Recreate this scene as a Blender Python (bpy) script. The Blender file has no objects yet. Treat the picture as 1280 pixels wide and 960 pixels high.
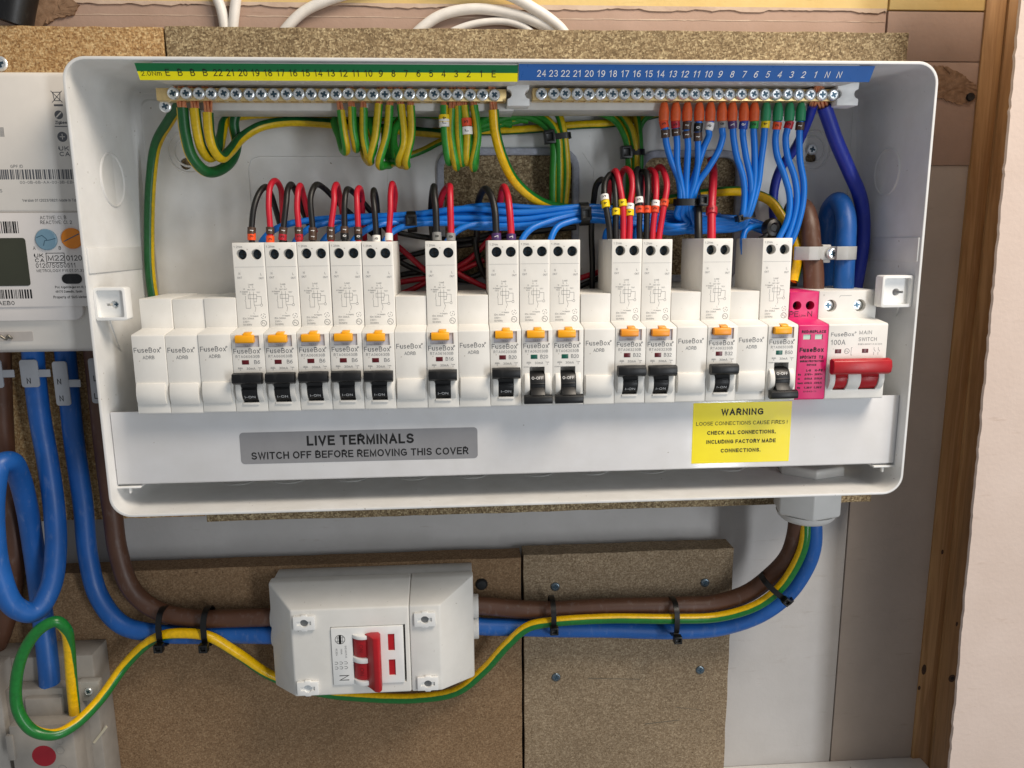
import bpy, bmesh, math, random
from mathutils import Vector, Matrix
import numpy as np

random.seed(7)
S = 0.001                      # everything below is written in millimetres
scn = bpy.context.scene
COL = scn.collection

# ------------------------------------------------------------------ camera
F_PX, CX, CY, CZ = 958.45, 182.78, -432.85, 94.80
PITCH, YAW, ROLL = 0.1860, 0.0637, 0.0085
def cam_axes(p, y, r):
    cy, sy, cp, sp, cr, sr = math.cos(y), math.sin(y), math.cos(p), math.sin(p), math.cos(r), math.sin(r)
    fwd = Vector((sy*cp, cy*cp, -sp)); right = Vector((cy, -sy, 0)); down = fwd.cross(right)
    return cr*right + sr*down, -sr*right + cr*down, fwd
RT, DN, FW = cam_axes(PITCH, YAW, ROLL)
cam = bpy.data.cameras.new('camera'); cam_o = bpy.data.objects.new('camera', cam); COL.objects.link(cam_o)
mw = Matrix((RT, -DN, -FW)).transposed().to_4x4(); mw.translation = Vector((CX, CY, CZ))*S
cam_o.matrix_world = mw
cam.sensor_width = 36; cam.lens = F_PX/1280*36; cam.clip_start = 0.01; cam.clip_end = 50
scn.camera = cam_o

def at(px, py, Y):
    """the point of the place seen at photo pixel (px, py) whose depth is Y mm behind the breaker fronts"""
    d = RT*((px-640)/F_PX) + DN*((py-480)/F_PX) + FW
    t = (Y-CY)/d.y
    return Vector((CX, CY, CZ)) + d*t

# ------------------------------------------------------------------ world, lamps, exposure
w = bpy.data.worlds.new('World'); scn.world = w; w.use_nodes = True
bg = w.node_tree.nodes['Background']; bg.inputs[0].default_value = (0.92, 0.96, 1.0, 1); bg.inputs[1].default_value = 0.27
def area(name, pos, target, sx, sy, power, col):
    l = bpy.data.lights.new(name, 'AREA'); l.shape = 'RECTANGLE'; l.size = sx; l.size_y = sy; l.energy = power; l.color = col
    o = bpy.data.objects.new(name, l); COL.objects.link(o)
    o.location = Vector(pos)*S
    o.rotation_euler = (Vector(target)-Vector(pos)).to_track_quat('-Z', 'Y').to_euler()
    return o
area('ceiling_lamp', (700, -430, 830), (180, 40, 20), 0.42, 0.42, 11.5, (1.0, 0.88, 0.74))
area('window_light', (1120, -1300, -60), (215, 40, 60), 0.16, 1.0, 8.2, (0.92, 0.96, 1.0))
scn.view_settings.view_transform = 'Standard'; scn.view_settings.look = 'None'
scn.view_settings.exposure = 0.0; scn.view_settings.gamma = 1.0
scn.view_settings.use_curve_mapping = False
scn.cycles.max_bounces = 8

# ------------------------------------------------------------------ materials
def lin(c):
    if isinstance(c, str):
        c = [int(c[i:i+2], 16)/255 for i in (0, 2, 4)]
        c = [x/12.92 if x <= .04045 else ((x+.055)/1.055)**2.4 for x in c]
    return (c[0], c[1], c[2], 1)
MATS = {}
def nn(nt, t, **k):
    n = nt.nodes.new(t)
    for a, b in k.items(): setattr(n, a, b)
    return n
def ramp(nt, stops, mode='LINEAR'):
    n = nt.nodes.new('ShaderNodeValToRGB'); r = n.color_ramp; r.interpolation = mode
    while len(r.elements) < len(stops): r.elements.new(0.5)
    for e, (p, c) in zip(r.elements, stops): e.position = p; e.color = lin(c)
    return n
def coord(nt, scale=(1, 1, 1), rot=(0, 0, 0)):
    tc = nn(nt, 'ShaderNodeTexCoord'); mp = nn(nt, 'ShaderNodeMapping')
    mp.inputs['Scale'].default_value = scale; mp.inputs['Rotation'].default_value = rot
    nt.links.new(tc.outputs['Object'], mp.inputs['Vector'])
    return mp.outputs['Vector']
def noise(nt, vec, scale, detail=4, rough=.55):
    n = nn(nt, 'ShaderNodeTexNoise'); n.inputs['Scale'].default_value = scale
    n.inputs['Detail'].default_value = detail; n.inputs['Roughness'].default_value = rough
    nt.links.new(vec, n.inputs['Vector']); return n
def mixc(nt, fac, a, b, mode='MIX'):
    m = nn(nt, 'ShaderNodeMix', data_type='RGBA', blend_type=mode)
    for s, v in ((m.inputs['Factor'], fac), (m.inputs[6], a), (m.inputs[7], b)):
        if hasattr(v, 'links') or hasattr(v, 'is_linked'): nt.links.new(v, s)
        else: s.default_value = v
    return m.outputs[2]
def base(name):
    m = bpy.data.materials.new(name); m.use_nodes = True; nt = m.node_tree
    return m, nt, nt.nodes['Principled BSDF']
def bump(nt, b, h, strength=.2, dist=.0003):
    n = nn(nt, 'ShaderNodeBump'); n.inputs['Strength'].default_value = strength; n.inputs['Distance'].default_value = dist
    nt.links.new(h, n.inputs['Height']); nt.links.new(n.outputs[0], b.inputs['Normal'])
def plain(name, c, rough=.45, metal=0, var=.05, grain=0, scale=90, spec=.5, coat=0, scuff=0, dirt=0):
    """moulded plastic, metal, paint: slight tone drift, uneven gloss and a fine skin texture"""
    if name in MATS: return MATS[name]
    m, nt, b = base(name); c = lin(c); v = coord(nt)
    n1 = noise(nt, v, scale, 3)
    dark = tuple(x*(1-var*2) for x in c[:3])+(1,); lite = tuple(min(1, x*(1+var)) for x in c[:3])+(1,)
    r = ramp(nt, [(.3, (0, 0, 0)), (.7, (1, 1, 1))]); nt.links.new(n1.outputs[0], r.inputs[0])
    cc = mixc(nt, r.outputs[0], dark, lite)
    if scuff:      # pale handling marks and clinging dust
        sn = noise(nt, coord(nt, (1, 1, .35)), 260, 4, .65); sr_ = ramp(nt, [(.0, (0, 0, 0)), (.56, (0, 0, 0)), (.74, (1, 1, 1))]); nt.links.new(sn.outputs[0], sr_.inputs[0])
        ml = nn(nt, 'ShaderNodeMath', operation='MULTIPLY'); nt.links.new(sr_.outputs[0], ml.inputs[0]); ml.inputs[1].default_value = scuff
        pale = tuple(min(1, x*.6+.22) for x in c[:3])+(1,); cc = mixc(nt, ml.outputs[0], cc, pale)
    if dirt:       # smudges and small specks of drilling dust
        dn = noise(nt, v, 22, 5, .65); dr = ramp(nt, [(.35, (.94, .93, .91)), (.6, (1, 1, 1))]); nt.links.new(dn.outputs[0], dr.inputs[0]); cc = mixc(nt, dirt, cc, dr.outputs[0], 'MULTIPLY')
        ds = noise(nt, v, 420, 1); dq = ramp(nt, [(0, (1, 1, 1)), (.775, (1, 1, 1)), (.80, (.5, .45, .4))]); nt.links.new(ds.outputs[0], dq.inputs[0]); cc = mixc(nt, dirt, cc, dq.outputs[0], 'MULTIPLY')
    nt.links.new(cc, b.inputs['Base Color'])
    n2 = noise(nt, v, scale*4 if not dirt else 60, 4)
    mr = nn(nt, 'ShaderNodeMapRange'); mr.inputs['To Min'].default_value = max(.02, rough-.08); mr.inputs['To Max'].default_value = min(1, rough+.08)
    nt.links.new(n2.outputs[0], mr.inputs['Value']); nt.links.new(mr.outputs[0], b.inputs['Roughness'])
    b.inputs['Metallic'].default_value = metal; b.inputs['Specular IOR Level'].default_value = spec
    b.inputs['Coat Weight'].default_value = coat
    if grain:
        n3 = noise(nt, v, 1500, 2); bump(nt, b, n3.outputs[0], grain, .0002)
    MATS[name] = m; return m
def chipboard(name, cols, scale=420, seed=0, speck=.5, warm=None):
    if name in MATS: return MATS[name]
    m, nt, b = base(name)
    v = coord(nt, (1, 1, 1), (0, 0, 0))
    wob = noise(nt, v, 60, 2)
    vm = nn(nt, 'ShaderNodeVectorMath', operation='MULTIPLY_ADD'); vm.inputs[1].default_value = (.0015,)*3
    nt.links.new(wob.outputs[1], vm.inputs[0]); nt.links.new(v, vm.inputs[2])
    def vor(sc, scl, rot):
        mp = nn(nt, 'ShaderNodeMapping'); mp.inputs['Scale'].default_value = scl; mp.inputs['Rotation'].default_value = rot
        nt.links.new(vm.outputs[0], mp.inputs['Vector'])
        o = nn(nt, 'ShaderNodeTexVoronoi'); o.inputs['Scale'].default_value = sc; o.inputs['Randomness'].default_value = 1
        nt.links.new(mp.outputs[0], o.inputs['Vector'])
        s = nn(nt, 'ShaderNodeSeparateColor'); nt.links.new(o.outputs['Color'], s.inputs[0]); return s.outputs[0]
    a1 = vor(scale, (.6, 1, 1.1), (0, .5+seed, 0)); a2 = vor(scale*1.25, (1.1, 1, .65), (0, -.4+seed, 0))
    big = noise(nt, v, 14, 3)
    r1 = ramp(nt, [(0, cols[0]), (.35, cols[1]), (.7, cols[2]), (1, cols[3])]); nt.links.new(a1, r1.inputs[0])
    r2 = ramp(nt, [(0, cols[0]), (.3, cols[1]), (.75, cols[2]), (1, cols[3])]); nt.links.new(a2, r2.inputs[0])
    c = mixc(nt, .5, r1.outputs[0], r2.outputs[0])
    fine = noise(nt, v, 900, 3)
    rf = ramp(nt, [(.3, (.62, .62, .62)), (.7, (1.25, 1.25, 1.25))]); nt.links.new(fine.outputs[0], rf.inputs[0])
    c = mixc(nt, .6, c, rf.outputs[0], 'MULTIPLY')
    rb = ramp(nt, [(.3, (.8, .78, .74)), (.7, (1.12, 1.1, 1.06))]); nt.links.new(big.outputs[0], rb.inputs[0])
    c = mixc(nt, .8, c, rb.outputs[0], 'MULTIPLY')
    sp = noise(nt, v, 330, 2); rs = ramp(nt, [(.0, (1, 1, 1)), (.69, (1, 1, 1)), (.74, (.2, .15, .12))]); nt.links.new(sp.outputs[0], rs.inputs[0])
    c = mixc(nt, speck, c, rs.outputs[0], 'MULTIPLY')
    nt.links.new(c, b.inputs['Base Color']); b.inputs['Roughness'].default_value = .85
    b.inputs['Specular IOR Level'].default_value = .25
    bump(nt, b, fine.outputs[0], .5, .0006)
    MATS[name] = m; return m
def stripe(name, yellow='f2cf08', green='1f7a35', width=.24, rough=.38):
    """earth-cable sheath: one yellow and one green side running along the cable"""
    if name in MATS: return MATS[name]
    m, nt, b = base(name); uv = nn(nt, 'ShaderNodeUVMap'); sx = nn(nt, 'ShaderNodeSeparateXYZ')
    nt.links.new(uv.outputs[0], sx.inputs[0])
    wn = noise(nt, coord(nt), 130, 2)
    a = nn(nt, 'ShaderNodeMath', operation='SUBTRACT'); nt.links.new(sx.outputs[0], a.inputs[0]); a.inputs[1].default_value = .5
    ab = nn(nt, 'ShaderNodeMath', operation='ABSOLUTE'); nt.links.new(a.outputs[0], ab.inputs[0])
    ad = nn(nt, 'ShaderNodeMath', operation='MULTIPLY_ADD'); nt.links.new(wn.outputs[0], ad.inputs[0]); ad.inputs[1].default_value = .03
    nt.links.new(ab.outputs[0], ad.inputs[2])
    r = ramp(nt, [(0, yellow), (width+.01, yellow), (width+.03, green), (1, green)]); nt.links.new(ad.outputs[0], r.inputs[0])
    dn = noise(nt, coord(nt), 400, 3); rd = ramp(nt, [(.3, (.8, .8, .8)), (.65, (1.05, 1.05, 1.05))]); nt.links.new(dn.outputs[0], rd.inputs[0])
    nt.links.new(mixc(nt, 1, r.outputs[0], rd.outputs[0], 'MULTIPLY'), b.inputs['Base Color'])
    b.inputs['Roughness'].default_value = rough
    MATS[name] = m; return m
def timber(name):
    m, nt, b = base(name); v = coord(nt, (60, 60, 2.2))
    n = noise(nt, v, 1.6, 5, .6); n.inputs['Distortion'].default_value = .6
    r = ramp(nt, [(.3, '7d5e3e'), (.42, 'ae8658'), (.5, '9d754a'), (.58, 'b88f60'), (.72, 'c8a274')]); nt.links.new(n.outputs[0], r.inputs[0])
    k = noise(nt, coord(nt, (26, 26, 13)), 1, 1); rk = ramp(nt, [(.0, (1, 1, 1)), (.80, (1, 1, 1)), (.88, (.5, .35, .22))]); nt.links.new(k.outputs[0], rk.inputs[0])
    nt.links.new(mixc(nt, 1, r.outputs[0], rk.outputs[0], 'MULTIPLY'), b.inputs['Base Color'])
    b.inputs['Roughness'].default_value = .6; bump(nt, b, n.outputs[0], .25, .0006); return m
def plaster(name, c1, c2, sc=18, stain=None):
    m, nt, b = base(name); v = coord(nt); n = noise(nt, v, sc, 6, .6); n2 = noise(nt, v, 350, 3)
    r = ramp(nt, [(.3, c1), (.7, c2)]); nt.links.new(n.outputs[0], r.inputs[0]); c = r.outputs[0]
    sc_ = noise(nt, coord(nt, (1, 1, 7)), 30, 4, .7); rs = ramp(nt, [(.0, (1, 1, 1)), (.62, (1, 1, 1)), (.72, (.86, .83, .8))]); nt.links.new(sc_.outputs[0], rs.inputs[0])
    c = mixc(nt, .8, c, rs.outputs[0], 'MULTIPLY')
    nt.links.new(c, b.inputs['Base Color']); b.inputs['Roughness'].default_value = .9; b.inputs['Specular IOR Level'].default_value = .2
    bump(nt, b, n2.outputs[0], .35, .0005); return m

M = {}
M['case'] = plain('white_case_paint', 'e2e2e1', .34, var=.02, grain=.04, dirt=1)
M['module'] = plain('white_module_plastic', 'e6e4df', .42, var=.015, grain=.05, dirt=.6)
M['clip'] = plain('bright_white_plastic', 'eeeeec', .4, var=.02)
M['plate'] = plain('cover_plate_paint', 'dcdcde', .12, var=.01, dirt=.8)
M['carrier'] = plain('pale_carrier_plastic', 'cfcdc8', .45)
M['pink'] = plain('pink_module_plastic', 'd8206c', .4, var=.04)
M['black'] = plain('black_plastic', '0b0b0d', .42, var=.1, scuff=.06)
M['tie'] = plain('black_nylon', '0a0a0a', .38, var=.1)
M['red'] = plain('red_plastic', 'b3141f', .36, var=.06)
M['amber'] = plain('amber_button_plastic', 'f7ab10', .38, var=.04)
M['orange_button'] = plain('orange_button_plastic', 'f29a26', .38, var=.04)
M['ind_red'] = plain('red_indicator', '5a0d16', .3)
M['ind_green'] = plain('green_indicator', '065546', .3)
M['ind_pale'] = plain('pale_green_window', 'aecfb6', .25)
M['grey'] = plain('grey_plastic', 'a3a5aa', .45)
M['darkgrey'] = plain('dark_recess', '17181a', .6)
M['ink'] = plain('dark_ink', '5d5e62', .6)
M['ink_soft'] = plain('grey_ink', '77787a', .6)
M['ink_black'] = plain('black_ink', '0c0c0c', .6)
M['ink_white'] = plain('white_ink', 'f2f2f2', .6)
M['ink_pink'] = plain('ink_on_pink', '2c0a1a', .6)
M['brass'] = plain('brass', 'e3c78c', .36, metal=.55, var=.06, scale=300)
M['steel'] = plain('zinc_screw', 'eef2f4', .3, metal=.7, var=.08, scale=500)
M['steel_dark'] = plain('dark_slot', '4a6272', .35, metal=.7, var=.2, scale=600)
M['copper'] = plain('copper_strand', 'e39a72', .35, metal=.8, var=.1, scale=600)
M['wire_red'] = plain('red_sheath', 'c4182f', .42, var=.05, scuff=.12)
M['wire_black'] = plain('black_sheath', '151414', .45, var=.1, scuff=.1)
M['wire_blue'] = plain('blue_sheath', '0873d4', .36, var=.05, scuff=.1)
M['wire_navy'] = plain('navy_sheath', '1c2f9c', .45, var=.06, scuff=.12)
M['tail_blue'] = plain('blue_tail_sheath', '1b5dab', .42, var=.07, scale=60, scuff=.28)
M['tail_brown'] = plain('brown_tail_sheath', '5a3a29', .46, var=.07, scale=60, scuff=.25)
M['gy'] = stripe('green_yellow_sheath', 'c4a80e', '2a8a2c', .215)
M['gy_dark'] = stripe('green_yellow_old_sheath', 'dcb80a', '105a28', .225)
M['gy_bright'] = stripe('green_yellow_bright_sheath', 'f7c400', '1a752e', .205, .3)
M['white_cable'] = plain('white_cable_sheath', 'e6e2dc', .45)
M['meter'] = plain('meter_plastic', 'ded8d0', .45, var=.015, grain=.05)
M['meter2'] = plain('meter_label_plate', 'e2dcd8', .35, var=.015)
M['lcd'] = plain('lcd_glass', '3b3d31', .12, var=.03)
M['sky_button'] = plain('blue_grey_button', '7d9fb2', .4)
M['orange2'] = plain('orange_dial', 'ea8a20', .4)
M['cutout'] = plain('grey_cutout_plastic', '9a948c', .5, var=.06)
M['sticker_red'] = plain('red_sticker', '9c0f22', .5)
M['yellow'] = plain('yellow_sticker', 'ffea00', .35, var=.02)
M['silver'] = plain('grey_sticker', '8f8f92', .4, var=.03)
M['strip_green'] = plain('green_strip', '0b6b3a', .35, var=.03)
M['strip_yellow'] = plain('yellow_strip', 'fff000', .35, var=.03)
M['strip_blue'] = plain('blue_strip', '2b62ad', .3, var=.03)
M['grommet'] = plain('grey_grommet_strip', 'a9acb8', .6, var=.1, grain=.5, scale=400)
M['gland'] = plain('white_gland_nylon', 'd4d2ce', .38, var=.02)
M['orange_sleeve'] = plain('orange_sleeve', 'e0602c', .5, var=.08, scale=300)
M['green_sleeve'] = plain('green_sleeve', '2b8a5c', .45, var=.05)
MK = {k: plain('marker_'+k, v, .45) for k, v in dict(brown='4a3528', orange='f2541b', red='b01c2c', black='121212', white='eceae6', grey='8a8a88',
      purple='4a3066', blue='1e3f9e', green='1d8a3c', yellow='f0cc00', redorange='dc4a22').items()}
M['clamp'] = plain('grey_clamp_plastic', 'b4b4b2', .4)
M['chip_a'] = chipboard('chipboard_golden', ['856240', 'ab8558', 'c8a576', 'e8cfa0'], 950, 0, .35)
M['chip_b'] = chipboard('chipboard_grey', ['5c4c39', '7f6d53', '9b886a', 'd2c29e'], 1000, .3, .35)
M['chip_c'] = chipboard('chipboard_brown', ['755c44', '866b50', '94795d', 'a88e70'], 1150, .7, .7)
M['chip_d'] = chipboard('chipboard_dull', ['78664f', '8a7761', '998770', 'b6a48a'], 1050, .2, .6)
M['timber'] = timber('pine_timber')
M['pl_grey'] = plaster('grey_plasterboard', 'bab7b4', 'c7c4c2')
M['pl_pink'] = plaster('pink_plasterboard', 'a18878', 'b09687')
M['pl_fawn'] = plaster('fawn_plasterboard', 'b0a49a', 'bcb0a6')
M['pl_yellow'] = plaster('yellow_painted_plaster', 'd9b978', 'e6cd90')
M['pl_white'] = plaster('white_painted_board', 'cfbcb0', 'd8c6bb')
M['pl_ridge'] = plaster('chalky_ridge', 'bda592', 'd2bda9', 60)
M['torn'] = plaster('torn_plaster', '7d624c', 'a1836a', 260)

# ------------------------------------------------------------------ mesh helpers
ORG = {}
def origin(o): return ORG.get(o.name, Vector((0, 0, 0)))
def finish(me, smooth=True, ang=35):
    if smooth:
        me.polygons.foreach_set('use_smooth', [True]*len(me.polygons))
        me.set_sharp_from_angle(angle=math.radians(ang))
    me.update()
def tag(o, label, cat, group=None):
    o['label'] = label; o['category'] = cat
    if group: o['group'] = group
    return o
def thing(name, label, cat, loc, group=None):
    o = bpy.data.objects.new(name, None); COL.objects.link(o); o.empty_display_size = .01
    loc = Vector(loc); o.location = loc*S; ORG[o.name] = loc
    return tag(o, label, cat, group)
def link_mesh(name, me, parent=None, at_=None):
    """at_: world position (mm) of the mesh's own origin"""
    o = bpy.data.objects.new(name, me); COL.objects.link(o)
    p = Vector(at_) if at_ is not None else (origin(parent) if parent else Vector((0, 0, 0)))
    ORG[o.name] = p
    if parent: o.parent = parent; o.location = (p-origin(parent))*S
    else: o.location = p*S
    return o
class G:
    """collects geometry in world mm"""
    def __init__(s): s.v = []; s.f = []; s.uv = None
    def add(s, vs, fs):
        n = len(s.v); s.v += [tuple(x) for x in vs]; s.f += [tuple(i+n for i in f) for f in fs]; return s
    def box(s, x0, x1, y0, y1, z0, z1):
        return s.add([(x0,y0,z0),(x1,y0,z0),(x1,y1,z0),(x0,y1,z0),(x0,y0,z1),(x1,y0,z1),(x1,y1,z1),(x0,y1,z1)],
                     [(3,2,1,0),(4,5,6,7),(0,1,5,4),(1,2,6,5),(2,3,7,6),(3,0,4,7)])
    def loft(s, loops, cap0=True, cap1=True):
        n = len(loops[0]); vs = [p for l in loops for p in l]; fs = []
        for k in range(len(loops)-1):
            for i in range(n):
                j = (i+1) % n; fs.append((k*n+i, k*n+j, (k+1)*n+j, (k+1)*n+i))
        if cap0: fs.append(tuple(range(n-1, -1, -1)))
        if cap1: fs.append(tuple(range((len(loops)-1)*n, len(loops)*n)))
        return s.add(vs, fs)
    def prism_x(s, yz, x0, x1):     # profile in (Y, Z) run along X
        return s.loft([[(x0, y, z) for y, z in yz], [(x1, y, z) for y, z in yz]])
    def prism_y(s, xz, y0, y1):
        return s.loft([[(x, y0, z) for x, z in xz], [(x, y1, z) for x, z in xz]])
    def cyl(s, c, axis, r, h, n=20, r2=None, cap=True):
        c = Vector(c); ax = Vector(axis).normalized(); u = ax.orthogonal().normalized(); v = ax.cross(u)
        r2 = r if r2 is None else r2
        ring = lambda p, q: [tuple(p+u*math.cos(2*math.pi*i/n)*q+v*math.sin(2*math.pi*i/n)*q) for i in range(n)]
        return s.loft([ring(c, r), ring(c+ax*h, r2)], cap, cap)
    def lathe(s, c, axis, prof, n=20, caps=True):   # prof: (radius, height)
        c = Vector(c); ax = Vector(axis).normalized(); u = ax.orthogonal().normalized(); v = ax.cross(u)
        return s.loft([[tuple(c+ax*h+u*math.cos(2*math.pi*i/n)*r+v*math.sin(2*math.pi*i/n)*r) for i in range(n)] for r, h in prof], caps, caps)
    def mesh(s, org=(0, 0, 0), bevel=0, seg=2, mat=None, smooth=True, ang=35, bang=25):
        org = Vector(org); me = bpy.data.meshes.new('m')
        me.from_pydata([((x-org.x)*S, (y-org.y)*S, (z-org.z)*S) for x, y, z in s.v], [], s.f)
        bm = bmesh.new(); bm.from_mesh(me)
        bmesh.ops.recalc_face_normals(bm, faces=bm.faces)
        if bevel:
            es = [e for e in bm.edges if len(e.link_faces) == 2 and e.calc_face_angle(0) > math.radians(bang)]
            bmesh.ops.bevel(bm, geom=es, offset=bevel*S, segments=seg, profile=.5, affect='EDGES', clamp_overlap=True)
        bm.to_mesh(me); bm.free()
        if s.uv is not None:
            pass
        if mat: me.materials.append(mat)
        finish(me, smooth, ang); return me
    def obj(s, name, mat, parent=None, bevel=0, org=None, **k):
        p = Vector(org) if org is not None else (origin(parent) if parent else Vector((0, 0, 0)))
        me = s.mesh(p, bevel, mat=mat, **k); me.name = name
        return link_mesh(name, me, parent, p)
def rrect(x0, x1, z0, z1, r, n=5):
    """rounded rectangle in (x, z), anticlockwise"""
    out = []
    for cx, cz, a in ((x1-r, z1-r, 0), (x0+r, z1-r, 90), (x0+r, z0+r, 180), (x1-r, z0+r, 270)):
        for i in range(n+1):
            t = math.radians(a+90*i/n); out.append((cx+r*math.cos(t), cz+r*math.sin(t)))
    return out
def cut(me, cutters, mat=None):
    """boolean difference; meshes share one origin"""
    a = bpy.data.objects.new('tmp_a', me); COL.objects.link(a); tmp = [a]
    for c in cutters:
        b = bpy.data.objects.new('tmp_b', c); COL.objects.link(b); tmp.append(b)
        m = a.modifiers.new('b', 'BOOLEAN'); m.operation = 'DIFFERENCE'; m.object = b; m.solver = 'EXACT'
    dg = bpy.context.evaluated_depsgraph_get(); r = bpy.data.meshes.new_from_object(a.evaluated_get(dg))
    for o in tmp: bpy.data.objects.remove(o)
    mats = list(me.materials)
    r.materials.clear()
    for x in mats: r.materials.append(x)
    finish(r); return r
def copy_tree(o, loc, label=None, group=None, cat=None):
    c = o.copy(); COL.objects.link(c); loc = Vector(loc); c.location = loc*S; ORG[c.name] = loc
    if label: c['label'] = label
    if group: c['group'] = group
    for ch in list(o.children):
        d = ch.copy(); COL.objects.link(d); d.parent = c
        for g in list(ch.children):
            e = g.copy(); COL.objects.link(e); e.parent = d
    return c

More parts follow.
